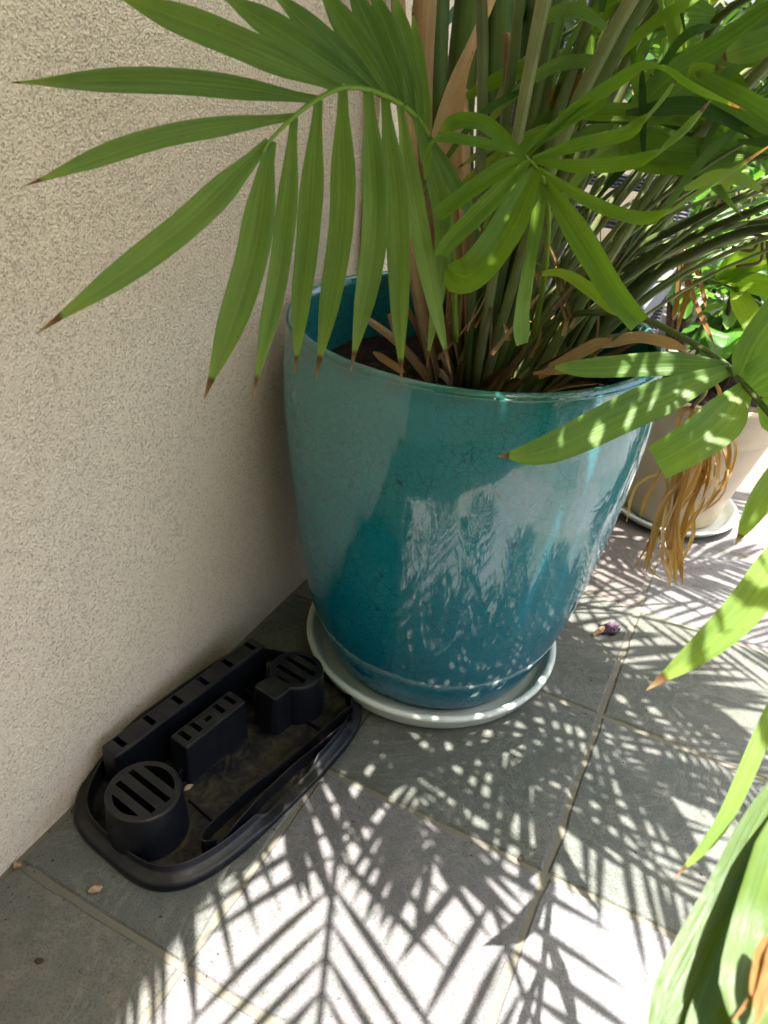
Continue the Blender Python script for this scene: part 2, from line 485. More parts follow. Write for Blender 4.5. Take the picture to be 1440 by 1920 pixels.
CANE = m_stem('palm_cane', (.024, .050, .010), (.068, .115, .020), (.16, .19, .045))
HUSK = m_stem('palm_husk', (.13, .070, .032), (.34, .205, .095), (.58, .41, .22), .7, True)
SOIL = m_soil(); WICKER = m_wicker(); PAVING = m_paving()
BLACKSHEET = m_simple('black_sheet', (.010, .010, .013), (.03, .03, .036), 9, .22, .6)
WOOD = m_simple('dark_branch', (.035, .022, .012), (.10, .065, .035), 40, .8, .3, 80, .002, .6)
SOFFIT = m_simple('soffit_paint', (.60, .55, .46), (.66, .60, .51), 6, .8, .2)
PETAL = m_simple('wilted_petal', (.045, .022, .045), (.17, .105, .135), 120, .6, .3, 200, .001, .6)
CHIP = m_simple('dry_chip', (.20, .11, .05), (.48, .34, .20), 120, .7, .3)
GRASS = m_simple('lawn', (.04, .10, .015), (.09, .17, .03), 30, .9, .2, 60, .02, 1.0)

# ------------------------------------------------------------------ ground, floor and tiles
g = MB(); L_ = 150
g.v = [Vector((-L_, -L_, -.03)), Vector((L_, -L_, -.03)), Vector((L_, L_, -.03)), Vector((-L_, L_, -.03))]; g.f = [(0, 1, 2, 3)]
tag(g.build('ground', GRASS, smooth=False), kind='structure')

X0, DX, Y0, DY = .2606, .3265, .3355, .3125
NX, NY0, NY1 = 6, -3, 9
XMAX = X0 + NX * DX; YMIN = Y0 + NY0 * DY; YMAX = Y0 + NY1 * DY
g = MB(); g.box(-.05, XMAX, YMIN, YMAX, -.06, .0002)
floor = tag(g.build('patio_floor', GROUT, smooth=False), kind='structure')
g = MB()
g.box(XMAX, 4.2, -3.5, 7.0, -.06, -.001); g.box(-.05, XMAX, -3.5, YMIN, -.06, -.001); g.box(-.05, XMAX, YMAX, 7.0, -.06, -.001)
tag(g.build('paving', PAVING, smooth=False), kind='structure')

GREEN = (.078, .088, .064); GREY = (.100, .102, .086); PINK = (.185, .157, .158); TAN = (.150, .128, .102); BROWN = (.17, .130, .095)
tilecol = {(-1, -1): TAN, (-1, 0): GREY, (-1, 1): GREEN, (-1, 2): BROWN, (-1, 3): BROWN,
           (0, -1): PINK, (0, 0): PINK, (0, 1): GREEN, (0, 2): GREEN,
           (1, -1): PINK, (1, 0): PINK, (1, 1): GREEN, (1, 2): GREEN, (1, 3): PINK}
tilecol[(0, 0)] = (.140, .122, .118)
rng = random.Random(5)
def tile(i, j):
    gx = .0033; n = 9
    x0 = (X0 + i * DX if i >= 0 else .004) + (gx if i >= 0 else .004); x1 = X0 + (i + 1) * DX - gx
    y0 = Y0 + j * DY + gx; y1 = Y0 + (j + 1) * DY - gx
    ring = []
    for k in range(n): ring.append((x0 + (x1 - x0) * k / n, y0, 0, 1))
    for k in range(n): ring.append((x1, y0 + (y1 - y0) * k / n, -1, 0))
    for k in range(n): ring.append((x1 - (x1 - x0) * k / n, y1, 0, -1))
    for k in range(n): ring.append((x0, y1 - (y1 - y0) * k / n, 1, 0))
    cx, cy = (x0 + x1) / 2, (y0 + y1) / 2
    m = MB(); N = len(ring); dz = rng.uniform(-.0006, .0009)
    pts = []
    for (x, y, nx, ny) in ring:
        a = rng.uniform(0, .0014) + (rng.uniform(.001, .004) if rng.random() < .12 else 0)
        pts.append((x + nx * a, y + ny * a))
    for x, y in pts: m.v.append(Vector((x, y, -.004)))
    for x, y in pts: m.v.append(Vector((x, y, .0005 + dz + rng.uniform(-.0007, 0))))
    for x, y in pts:
        q = rng.uniform(.012, .026)
        m.v.append(Vector((x + (cx - x) * q, y + (cy - y) * q, .0028 + dz)))
    for k in range(N):
        l = (k + 1) % N
        m.f.append((k, l, N + l, N + k)); m.f.append((N + k, N + l, 2 * N + l, 2 * N + k))
    m.f.append([2 * N + k for k in range(N)])
    o = m.build('tile', SLATE, floor, smooth=False)
    c = tilecol.get((i, j)) or rng.choice([GREEN, GREY, PINK, TAN, PINK])
    o.color = (*[v * rng.uniform(.93, 1.07) for v in c], 1)
for j in range(NY0, NY1):
    for i in range(-1, NX): tile(i, j)

# ------------------------------------------------------------------ house wall with its eave
house = empty('house', (0, 0, 0))
tag(house, 'house side with beige stucco wall beside the patio', 'house')
g = MB()
ny, nz = 60, 24
YA, YB = -3.5, 5.0
for a in range(ny + 1):
    for c in range(nz + 1):
        y = YA + (YB - YA) * a / ny; z = -.05 + 2.75 * c / nz
        g.v.append(Vector((.0015 * noise.noise(Vector((y * 2, z * 2, 0))), y, z)))
for a in range(ny):
    for c in range(nz):
        q = a * (nz + 1) + c; g.f.append((q, q + nz + 1, q + nz + 2, q + 1))
b0 = len(g.v)
for (y, z) in ((YA, -.05), (YB, -.05), (YB, 2.70), (YA, 2.70)): g.v.append(Vector((-.25, y, z)))
g.f.append((b0 + 3, b0 + 2, b0 + 1, b0))
g.f.append((0, nz, b0 + 3, b0)); e0 = ny * (nz + 1); g.f.append((e0 + nz, e0, b0 + 1, b0 + 2))
g.build('wall', STUCCO, house)
g = MB(); g.box(-1.2, .63, YA, YB, 2.6, 2.72); g.build('eave', SOFFIT, house, smooth=False)
g = MB(); g.box(.632, 3.6, YA, -.11, 2.6, 2.72); g.build('porch_roof', SOFFIT, house, smooth=False)
g = MB(); g.box(.004, 3.6, -2.75, -2.55, -.05, 2.598); g.build('wall', STUCCO, house, smooth=False)  # unseen wall behind the camera, added to block low sky light
g = MB(); g.box(3.42, 3.54, -.30, -.18, -.0005, 2.598); g.build('porch_post', SOFFIT, house, smooth=False)
g = MB(); g.box(.002, .022, 1.165, 1.195, .0, 2.59); g.build('trim', STUCCO, house, smooth=False)

# ------------------------------------------------------------------ teal pot, soil, saucer
PC = (.2807, .9815); PH = .578
def prof_out(n=44):
    key = [(0, .170), (.015, .179), (.05, .1875), (.15, .2075), (.3, .2275), (.5, .2445), (.68, .2565), (.82, .2605), (.93, .2575), (.972, .2560)]
    P = [Vector((r, z * PH + .014, 0)) for z, r in key]
    return [(p.x, p.y) for p in crom(P, 5)]
po = prof_out()
rim = [(.2555, PH - .010), (.2535, PH - .002), (.249, PH + .0015), (.2445, PH + .001), (.2410, PH - .004), (.2395, PH - .012)]
inn = [(.239, PH - .03), (.2405, .48), (.235, .40), (.22, .25), (.18, .10), (.0, .05)]
pot = empty('glazed_pot', (PC[0], PC[1], 0.008))
tag(pot, 'large teal crackle glazed pot standing in a pale saucer by the wall', 'pot')
g = MB(); g.lathe([(.0, .010), (.17, .010)] + po + rim + inn, PC, 128)
for k, p in enumerate(g.v):
    a = math.atan2(p.y - PC[1], p.x - PC[0])
    w = .0016 * noise.noise(Vector((math.cos(a) * 1.5, math.sin(a) * 1.5, p.z * 4)))
    g.v[k] = Vector((p.x + math.cos(a) * w, p.y + math.sin(a) * w, p.z + .0015 * noise.noise(Vector((math.cos(a) * 1.2, math.sin(a) * 1.2, 7)))))
g.build('pot_body', GLAZE, pot)
# soil with lumps
g = MB(); nr, na = 26, 72
for i in range(nr + 1):
    for k in range(na):
        r = .2385 * i / nr; a = 2 * math.pi * k / na
        x, y = PC[0] + r * math.cos(a), PC[1] + r * math.sin(a)
        h = .478 + .018 * noise.noise(Vector((x * 14, y * 14, 0))) + .010 * noise.noise(Vector((x * 60, y * 60, 1))) + .006 * noise.noise(Vector((x * 150, y * 150, 4)))
        g.v.append(Vector((x, y, h)))
for i in range(nr):
    for k in range(na):
        l = (k + 1) % na; g.f.append((i * na + k, (i + 1) * na + k, (i + 1) * na + l, i * na + l))
tag(g.build('potting_soil', SOIL), 'dark potting soil with litter inside the teal pot', 'soil', kind='stuff')
SCN = (.2800, .9740)
g = MB(); g.lathe([(0, .003), (.190, .003), (.1985, .0055), (.2040, .014), (.2085, .026), (.2125, .0325), (.2145, .0365), (.2140, .0405), (.2105, .0425), (.2060, .0420), (.2025, .0385), (.1985, .028), (.1915, .0135), (.180, .0085), (0, .0085)], SCN, 112)
tag(g.build('plant_saucer', SAUCER), 'pale greenish white saucer under the teal pot', 'saucer')

# ------------------------------------------------------------------ black plastic tray insert
TO = Vector((.114, .449)); TV = Vector((.154, .988)).normalized(); TU = Vector((TV.y, -TV.x))
def tf(u, v, z):
    p = TO + TU * u + TV * v
    return Vector((p.x, p.y, z + .0035))
tray = empty('planter_insert', (TO.x, TO.y, 0.0035))
tag(tray, 'black plastic reservoir tray with slotted columns on the floor against the wall', 'planter tray')
def sup(off, n=96, cu=-.006, cv=.152, au=.127, av=.214, e=3.6):
    out = []
    for k in range(n):
        a = 2 * math.pi * k / n
        c, s = math.cos(a), math.sin(a)
        out.append((cu + (au - off) * math.copysign(abs(c) ** (2 / e), c), cv + (av - off) * math.copysign(abs(s) ** (2 / e), s)))
    return out
def ringstack(m, spec, n=96, closed_in=False, cut=None):
    b = len(m.v)
    for off, z in spec:
        for (u, v) in sup(off, n):
            zz = z
            if cut: zz = cut(u, v, off, z)
            m.v.append(tf(u, v, zz))
    for i in range(len(spec) - 1):
        for k in range(n):
            l = (k + 1) % n
            m.f.append((b + i * n + k, b + i * n + l, b + (i + 1) * n + l, b + (i + 1) * n + k))
    if closed_in: m.f.append([b + (len(spec) - 1) * n + k for k in range(n)])
def sm(a, b, x):
    t = max(0, min(1, (x - a) / (b - a))); return t * t * (3 - 2 * t)
def lipcut(u, v, off, z):
    if u < -.05 and z > .012 and off < .0185:
        return z + .030 * sm(.055, .115, -u) * sm(-.05, .08, v) * (1 - sm(.26, .37, v))
    if u > .05 and z > .009:
        f = sm(.088, .094, v) * (1 - sm(.205, .213, v))
        return z + (.009 - z) * f
    return z
g = MB()
ringstack(g, [(.0008, .0005), (.0, .003), (.0004, .0105), (.0018, .0132), (.0045, .0142), (.0125, .0172), (.0142, .0190), (.0150, .0262), (.0158, .0275), (.0168, .0276), (.0174, .0265), (.0188, .014), (.022, .0075), (.05, .0072), (.09, .0075)], closed_in=True, cut=lipcut)
g.build('tray', PLASTIC, tray)
def rounded(u0, u1, v0, v1, r, n=4):
    out = []
    for (cx, cy, a0) in ((u1 - r, v0 + r, -90), (u1 - r, v1 - r, 0), (u0 + r, v1 - r, 90), (u0 + r, v0 + r, 180)):
        for k in range(n + 1):
            a = math.radians(a0 + 90 * k / n); out.append((cx + r * math.cos(a), cy + r * math.sin(a)))
    return out
def scale_poly(P, d):
    cx = sum(p[0] for p in P) / len(P); cy = sum(p[1] for p in P) / len(P); out = []; n = len(P)
    for i in range(n):
        a, b_, c = Vector(P[i - 1]), Vector(P[i]), Vector(P[(i + 1) % n])
        t = (c - a)
        nn = Vector((t.y, -t.x)).normalized() if t.length > 1e-9 else Vector((0, 0))
        out.append((b_.x - nn.x * d, b_.y - nn.y * d))
    return out
def solid_with_slots(name, poly, z1, slots, z0=.006, taper=.003):
    """moulded block, draft-angled, bevelled top edge, real slot recesses cut through the top"""
    bm = bmesh.new(); n = len(poly)
    rings = [(scale_poly(poly, -taper), z0), (scale_poly(poly, 0), z1 - .003), (scale_poly(poly, .0009), z1 - .0009), (scale_poly(poly, .0028), z1)]
    vv = [[bm.verts.new(tf(u, v, z)) for u, v in P] for P, z in rings]
    for i in range(3):
        for k in range(n):
            l = (k + 1) % n; bm.faces.new((vv[i][k], vv[i][l], vv[i + 1][l], vv[i + 1][k]))
    edges = []
    top = vv[3]
    for k in range(n): edges.append(bm.edges.get((top[k], top[(k + 1) % n])) or bm.edges.new((top[k], top[(k + 1) % n])))
    for sp in slots:
        a = [bm.verts.new(tf(u, v, z1)) for u, v in sp]; c = [bm.verts.new(tf(u, v, z1 - .034)) for u, v in sp]
        m_ = len(sp)
        for k in range(m_):
            l = (k + 1) % m_
            edges.append(bm.edges.new((a[k], a[l]))); bm.faces.new((a[l], a[k], c[k], c[l]))
        bm.faces.new(c)
    r = bmesh.ops.triangle_fill(bm, use_beauty=True, use_dissolve=False, edges=edges, normal=(0, 0, 1))
    bmesh.ops.recalc_face_normals(bm, faces=bm.faces)
    me = bpy.data.meshes.new(name); bm.to_mesh(me); bm.free()
    o = link(name, me, PLASTIC, tray)
    return o
def rect(u0, u1, v0, v1): return [(u0, v0), (u1, v0), (u1, v1), (u0, v1)]
slots = [rect(-.094, -.073, .026 + .0487 * k, .0345 + .0487 * k) for k in range(6)]
solid_with_slots('slotted_bar', rounded(-.097, -.0665, .010, .291, .004), .080, slots)
bs = [rect(-.0385, -.0185, v, v + .0078) for v in (.0885, .1085, .1515, .1725)]
bs.append(rect(-.0305, -.0235, .1275, .1385))
solid_with_slots('slotted_block', rounded(-.0435, -.0105, .079, .190, .003), .077, bs)
def circ(cx, cy, r, n=40): return [(cx + r * math.cos(2 * math.pi * k / n), cy + r * math.sin(2 * math.pi * k / n)) for k in range(n)]
def colslots(cx, cy, r):
    out = []
    for o0, o1 in ((-.0165, -.0085), (.0045, .0125)):
        w = math.sqrt(r * r - max(abs(o0), abs(o1)) ** 2); out.append(rect(cx - w, cx + w, cy + o0, cy + o1))
    for sgn in (-1, 1):
        o = .0275 if sgn < 0 else .0235
        a0 = math.asin(o / r); P = []
        for k in range(9):
            a = a0 + (math.pi - 2 * a0) * k / 8
            P.append((cx + r * math.cos(a), cy + sgn * r * math.sin(a)))
        out.append(P if sgn > 0 else P[::-1])
    return out
solid_with_slots('vent_column', circ(0, 0, .0465), .080, colslots(0, 0, .0375), taper=.005)
ext = []
cx2, cy2, r2 = .004, .282, .0405
for k in range(33):
    a = math.radians(-62 + (304) * k / 32); ext.append((cx2 + r2 * math.cos(a), cy2 + r2 * math.sin(a)))
ext += [(-.0215, .2275), (-.0205, .2185), (-.0165, .2150), (.0175, .2150), (.0225, .2185), (.0235, .2280)]
solid_with_slots('vent_column', ext, .080, colslots(cx2, cy2, .0315), taper=.004)
def wallribbon(name, pts, z0, z1, th=.0022):
    m = MB(); P = crom([Vector((u, v, 0)) for u, v in pts], 6); n = len(P)
    for i, p in enumerate(P):
        T = (P[min(i + 1, n - 1)] - P[max(i - 1, 0)]).normalized(); A = Vector((T.y, -T.x, 0)) * th / 2
        for q, z in ((p - A, z0), (p - A, z1), (p + A, z1), (p + A, z0)): m.v.append(tf(q.x, q.y, z))
    for i in range(n - 1):
        for k in range(4):
            l = (k + 1) % 4; m.f.append((i * 4 + k, i * 4 + l, i * 4 + 4 + l, i * 4 + 4 + k))
    m.f.append((0, 1, 2, 3)); m.f.append((4 * n - 1, 4 * n - 2, 4 * n - 3, 4 * n - 4))
    return m.build(name, PLASTIC, tray, smooth=False)
wallribbon('channel_wall', [(.094, .030), (.083, .018), (.0735, .030), (.072, .09), (.080, .186), (.083, .25), (.086, .306), (.094, .312), (.099, .298)], .005, .033)
wallribbon('channel_wall', [(.0985, .040), (.094, .075), (.091, .12), (.091, .18), (.0955, .235), (.0985, .285)], .005, .030)
wallribbon('rib', [(.012, .058), (.04, .056), (.073, .054)], .005, .016)
wallribbon('rib', [(.018, .262), (.045, .262), (.082, .262)], .005, .016)
wallribbon('rib', [(-.068, .240), (-.04, .239), (-.016, .237)], .005, .030)
wallribbon('rib', [(-.028, .188), (-.024, .205), (-.012, .217)], .005, .024)
wallribbon('rib', [(-.068, .055), (-.05, .062), (-.034, .081)], .005, .028)
wallribbon('rib', [(-.012, .045), (-.016, .06), (-.022, .080)], .005, .030)

# ------------------------------------------------------------------ the palm
palm = empty('potted_palm', (PC[0], PC[1], .478))
tag(palm, 'green feather leaved palm with many stems growing in the teal pot', 'palm')
rp = random.Random(11)
CAMF = lambda p: (CAM - p).normalized()
def trace(pts): return [pd(*p) for p in pts]
def frond_part(name, rpts, rad=(.006, .002), mat_=PETIOLE, tint=.6):
    m = MB(); m.tube(rpts, lambda t: rad[0] + (rad[1] - rad[0]) * t, 8, .8, tint)
    return m.build(name, mat_, palm)
def leaflet(parent, pts, wpx, mat_=LEAF, prof=None, tint=None, roll=0.0, sub=4, twist=None, fold=.2, across=6, name='leaflet', wav=.2):
    P = trace(pts)
    dm = sum(p[2] for p in pts) / len(pts)
    mid = P[len(P) // 2]
    T = (P[-1] - P[0]).normalized()
    N = CAMF(mid)
    N = (N - T * N.dot(T)).normalized()
    A = T.cross(N)
    N = N * math.cos(roll) + A * math.sin(roll)
    m = MB()
    m.ribbon(P, wpx * dm / FPX, N, prof, max(sub, 12 // (len(P) - 1)), across, fold, rp.uniform(.25, .75) if tint is None else tint, twist, wav, rp.random() * 50)
    return m.build(name, mat_, parent)

# frond arching to the wall (upper left of the picture)
f1 = frond_part('frond', trace([(855, 640, 1.02), (850, 500, .97), (838, 360, .90), (806, 262, .83), (775, 215, .79), (738, 188, .75), (690, 168, .715), (640, 165, .69), (595, 186, .675), (552, 218, .66), (508, 262, .65), (492, 288, .645)]), (.0045, .0012), RACHIS, .75)
for pts, w, tn in [
    ([(640, 166, .69), (430, 72, .665), (195, -20, .66)], 74, .42),
    ([(690, 168, .715), (560, 80, .69), (400, -20, .68)], 66, .40),
    ([(716, 178, .73), (620, 88, .71), (500, -25, .70)], 66, .33),
    ([(738, 188, .75), (675, 85, .73), (590, -40, .72)], 70, .30),
    ([(756, 200, .765), (712, 90, .75), (645, -50, .74)], 66, .34),
    ([(775, 215, .79), (742, 100, .775), (690, -40, .765)], 58, .36),
    ([(790, 235, .805), (768, 120, .80), (735, -30, .80)], 48, .38),
    ([(803, 258, .825), (790, 150, .82), (772, 10, .83)], 36, .40),
    ([(597, 187, .676), (330, 152, .66), (20, 155, .655)], 60, .36),
    ([(552, 219, .66), (300, 258, .645), (42, 350, .64)], 54, .42),
    ([(505, 266, .65), (335, 430, .64), (68, 626, .64)], 58, .62),
    ([(508, 264, .65), (468, 500, .655), (383, 748, .67)], 62, .66),
    ([(552, 219, .66), (527, 480, .675), (474, 744, .70)], 43, .60),
    ([(597, 187, .675), (578, 450, .69), (552, 705, .72)], 48, .64),
    ([(643, 167, .69), (640, 430, .71), (592, 716, .74)], 50, .60),
    ([(690, 169, .715), (703, 430, .735), (658, 696, .765)], 50, .62),
    ([(722, 181, .74), (746, 430, .755), (753, 722, .79)], 44, .56),
    ([(750, 197, .76), (785, 430, .785), (845, 700, .83)], 40, .58),
    ([(778, 220, .79), (830, 430, .81), (800, 690, .85)], 36, .52),
    ([(800, 250, .82), (855, 350, .84), (905, 440, .87)], 40, .40)]:
    leaflet(f1, pts, w * (.64 if pts[-1][1] < 500 else .90) * rp.uniform(.94, 1.06), LEAF, f1_prof, tint=tn + rp.uniform(-.1, .1), fold=.35, wav=.35, twist=rp.uniform(-.45, .45), roll=rp.uniform(-.25, .25))

# bright frond in the middle
f2 = frond_part('frond', trace([(1000, 640, 1.06), (1020, 520, .98), (1028, 410, .90), (1020, 342, .845), (1004, 312, .82), (984, 290, .80)]), (.0045, .0016), RACHIS, .8)
for pts, w, pr, tn, ro in [
    ([(986, 293, .80), (910, 338, .785), (820, 404, .775)], 46, blunt_prof, .5, .2),
    ([(992, 300, .805), (920, 375, .79), (842, 452, .78), (826, 480, .785)], 52, blunt_prof, .55, -.2),
    ([(1006, 316, .82), (955, 420, .80), (905, 492, .79), (868, 518, .80), (836, 500, .82)], 82, strap_prof, .6, .1),
    ([(1020, 338, .845), (1092, 450, .835), (1150, 545, .83), (1200, 606, .835)], 66, blunt_prof, .6, 0),
    ([(1196, 604, .838), (1150, 578, .85), (1105, 543, .865), (1050, 512, .88), (985, 520, .90)], 40, leaf_prof, .85, .5),
    ([(1010, 316, .825), (1090, 368, .82), (1170, 402, .815), (1240, 405, .81), (1330, 350, .80), (1460, 262, .79)], 36, strap_prof, .62, .2),
    ([(1002, 302, .815), (1100, 312, .80), (1205, 300, .79), (1272, 258, .785), (1335, 186, .78)], 38, strap_prof, .55, -.2),
    ([(998, 297, .81), (1085, 270, .80), (1180, 246, .79), (1232, 200, .785), (1275, 140, .78)], 38, strap_prof, .5, .3),
    ([(990, 290, .80), (1060, 222, .79), (1140, 165, .775), (1222, 124, .765), (1300, 168, .76), (1400, 208, .755)], 36, strap_prof, .5, -.3),
    ([(986, 288, .80), (1050, 232, .79), (1120, 195, .785), (1150, 160, .79)], 36, leaf_prof, .4, 0),
    ([(984, 292, .80), (920, 272, .785), (866, 262, .775), (818, 258, .77), (798, 296, .765), (797, 360, .77)], 28, strap_prof, .5, .2),
    ([(980, 290, .805), (935, 252, .80), (900, 228, .79), (852, 228, .785), (820, 258, .785)], 40, strap_prof, .45, 0)]:
    leaflet(f2, pts, w * (.74 if w > 45 else .62), LEAFBB if pr is blunt_prof or w > 80 else LEAFB, pr, tn, ro, twist=(lambda t: 1.9 * sm(.45, .72, t)) if w < 40 and len(pts) > 4 else rp.uniform(-.4, .4), fold=.6)
def fold_prof(t):
    if t < .38: return .45 + .1 * math.sin(t * 8)
    return .45 + .75 * math.sin((t - .38) / .62 * math.pi) ** .8 + .35 * sm(.7, 1, t)
leaflet(f2, [(1018, 342, .845), (1004, 430, .84), (986, 530, .845), (976, 590, .85), (978, 646, .855)], 42, LEAFBB, fold_prof, .6, 0, twist=lambda t: 1.0 * sm(.3, .5, t))

# frond reaching over the right rim
f3 = frond_part('frond', trace([(1000, 625, 1.06), (1050, 598, 1.03), (1109, 586, .99), (1202, 597, .94), (1289, 638, .89), (1352, 677, .855), (1386, 711, .835), (1450, 785, .80), (1560, 930, .76)]), (.0055, .003), PETIOLE, .35)
for pts, w, pr, tn in [
    ([(1362, 684, .85), (1240, 682, .83), (1100, 690, .82), (1030, 688, .82)], 42, leaf_prof, .42),
    ([(1370, 692, .845), (1200, 762, .80), (1030, 842, .775), (935, 856, .775)], 68, leaf_prof, .55),
    ([(1400, 724, .83), (1350, 790, .80), (1290, 835, .785), (1232, 868, .785)], 84, blunt_prof, .66),
    ([(1384, 708, .835), (1425, 630, .82), (1500, 530, .80)], 52, strap_prof, .45),
    ([(1402, 728, .83), (1450, 696, .81), (1540, 660, .79)], 66, strap_prof, .45),
    ([(1425, 755, .815), (1480, 790, .79), (1560, 800, .77)], 60, strap_prof, .5)]:
    leaflet(f3, pts, w, LEAFW if pr is blunt_prof else LEAF, pr, tn)

# frond that arches over the viewer's right and hangs down at the picture's right edge
f4 = frond_part('frond', [Vector((.36, .98, .48)), Vector((.52, .92, .85)), Vector((.78, .78, 1.12)), Vector((.97, .60, 1.08)), pd(1560, 700, .70), pd(1530, 1000, .62), pd(1510, 1300, .56), pd(1500, 1520, .53)], (.008, .003), PETIOLE, .6)
for pts, w, pr, tn in [
    ([(1540, 800, .66), (1440, 920, .64), (1378, 1022, .64)], 46, leaf_prof, .70),
    ([(1530, 930, .63), (1420, 1110, .61), (1330, 1205, .61), (1212, 1294, .62)], 62, leaf_prof, .72),
    ([(1512, 1180, .58), (1420, 1400, .565), (1350, 1550, .565), (1262, 1650, .57)], 27, leaf_prof, .68),
    ([(1500, 1420, .535), (1400, 1640, .52), (1320, 1790, .505), (1215, 2000, .49)], 84, strap_prof, .60),
    ([(1505, 1480, .53), (1420, 1720, .50), (1350, 1900, .49), (1310, 2050, .48)], 76, strap_prof, .66),
    ([(1510, 1480, .52), (1462, 1650, .49), (1425, 1790, .47), (1395, 1960, .46)], 92, strap_prof, .72),
    ([(1550, 760, .68), (1620, 900, .66), (1660, 1080, .66)], 60, leaf_prof, .6),
    ([(1530, 1100, .60), (1600, 1260, .58), (1640, 1420, .57)], 60, leaf_prof, .6),
    ([(1510, 1350, .55), (1560, 1550, .54), (1590, 1700, .53)], 70, leaf_prof, .6)]:
    leaflet(f4, pts, w, LEAFDIM if w > 72 else LEAF, pr, tn, across=8 if w > 72 else 4, fold=.35)
for q_, v_ in (([(1440, 1755, .452), (1428, 1800, .452), (1420, 1850, .452), (1424, 1880, .452)], 22), ([(1452, 1760, .45), (1445, 1810, .45), (1432, 1860, .45), (1415, 1905, .45)], 20), ([(1420, 1840, .455), (1400, 1880, .455), (1372, 1915, .455)], 5), ([(1432, 1850, .45), (1430, 1890, .45), (1410, 1930, .45)], 6)):
    leaflet(f4, q_, v_, DEAD, strap_prof, .3, rp.uniform(-.4, .4), name='torn_tip', fold=.5, wav=.6)

# upper right: broad dark blades seen against the stems
f5 = frond_part('frond', [Vector((.38, 1.03, .48)), Vector((.50, 1.16, .80)), pd(1330, 60, 1.05), pd(1500, -40, .98), pd(1660, -60, .92)], (.008, .003), PETIOLE, .4)
for pts, w, pr, tn in [
    ([(1500, -20, .95), (1380, 70, .93), (1250, 150, .93), (1165, 250, .95)], 40, strap_prof, .45),
    ([(1520, -10, .94), (1400, 95, .90), (1280, 185, .90), (1175, 240, .92)], 36, strap_prof, .40),
    ([(1340, 30, 1.04), (1265, 25, 1.02), (1190, 70, 1.01), (1155, 115, 1.02)], 50, strap_prof, .45),
    ([(1560, -30, .9), (1470, 60, .88), (1350, 110, .88)], 40, strap_prof, .4)]:
    leaflet(f5, pts, w, LEAF, pr, tn)
leaflet(f5, [(1154, 112, 1.02), (1110, 150, 1.02), (1060, 168, 1.02), (1010, 205, 1.03), (965, 260, 1.04)], 30, DEAD, leaf_prof, .4, name='torn_tip')
f6 = frond_part('frond', [Vector((.40, 1.00, .48)), pd(1200, 430, 1.05), pd(1330, 330, 1.0), pd(1420, 295, .95), pd(1540, 270, .90)], (.006, .003), PETIOLE, .5)
for pts, w, pr, tn in [
    ([(1420, 292, .95), (1330, 285, .93), (1240, 278, .92), (1150, 255, .93)], 40, strap_prof, .4),
    ([(1400, 290, .955), (1360, 262, .94), (1310, 215, .93), (1235, 198, .93)], 44, strap_prof, .5),
    ([(1410, 296, .95), (1300, 300, .93), (1215, 296, .93), (1155, 270, .94)], 44, strap_prof, .55),
    ([(1500, 275, .91), (1420, 210, .89), (1300, 140, .89), (1360, 125, .88)], 40, leaf_prof, .6),
    ([(1500, 275, .91), (1440, 240, .90), (1385, 195, .90), (1360, 120, .91)], 40, strap_prof, .5)]:
    leaflet(f6, pts, w, LEAFB, pr, tn)
f7 = frond_part('frond', trace([(1120, 640, 1.10), (1180, 545, 1.12), (1260, 522, 1.14), (1320, 523, 1.14), (1385, 545, 1.12), (1470, 600, 1.1)]), (.005, .002), PETIOLE, .55)
for pts, w, tn in [([(1345, 528, 1.13), (1400, 490, 1.11), (1470, 470, 1.10)], 44, .6), ([(1360, 532, 1.13), (1410, 530, 1.11), (1500, 560, 1.09)], 34, .6),
                   ([(1375, 540, 1.12), (1410, 600, 1.10), (1450, 680, 1.09)], 36, .7), ([(1340, 526, 1.13), (1380, 505, 1.12), (1415, 500, 1.11)], 14, .7)]:
    leaflet(f7, pts, w, LEAFB, strap_prof, tn)

ru = random.Random(404)
for k in range(84):
    x, y = ru.uniform(985, 1470), ru.uniform(-40, 360)
    if y > 250 and x < 1150: continue
    d0 = ru.uniform(.88, 1.12); L = ru.uniform(130, 330); a = math.radians(ru.choice([ru.uniform(195, 245), ru.uniform(195, 245), ru.uniform(-35, 20), ru.uniform(70, 110)]))
    dx, dy = math.cos(a) * L, -math.sin(a) * L
    sag = ru.uniform(10, 45)
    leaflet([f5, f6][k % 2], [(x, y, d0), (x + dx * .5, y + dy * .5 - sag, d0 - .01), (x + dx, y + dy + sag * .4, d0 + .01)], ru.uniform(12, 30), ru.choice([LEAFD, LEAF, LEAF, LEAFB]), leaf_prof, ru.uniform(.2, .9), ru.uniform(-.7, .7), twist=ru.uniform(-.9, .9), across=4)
# canes with leaf sheaths rising from the soil
def stem_part(name, pts, r0, r1, mat_, tint, flat=.85, n=10):
    m = MB(); m.tube(pts, lambda t: r0 + (r1 - r0) * t, n, flat, tint, 6)
    return m.build(name, mat_, palm)
def soilp(dx, dy): return Vector((PC[0] + dx, PC[1] + dy, .465))
stem_part('cane', [soilp(-.055, .03), pd(796, 420, 1.09), pd(788, 200, 1.10), pd(800, -60, 1.12)], 0.0179, 0.0152, HUSK, .45)
stem_part('cane', [soilp(-.035, .05), pd(822, 420, 1.13), pd(815, 200, 1.13), pd(822, -60, 1.15)], 0.0187, 0.0160, CANE, .35)
stem_part('cane', [soilp(-.01, .07), pd(868, 420, 1.15), pd(862, 200, 1.16), pd(890, -60, 1.18)], 0.0179, 0.0224, CANE, .5)
stem_part('cane', [soilp(.01, .05), pd(905, 430, 1.14), pd(930, 200, 1.17), pd(945, -60, 1.20)], 0.0170, 0.0192, CANE, .42)
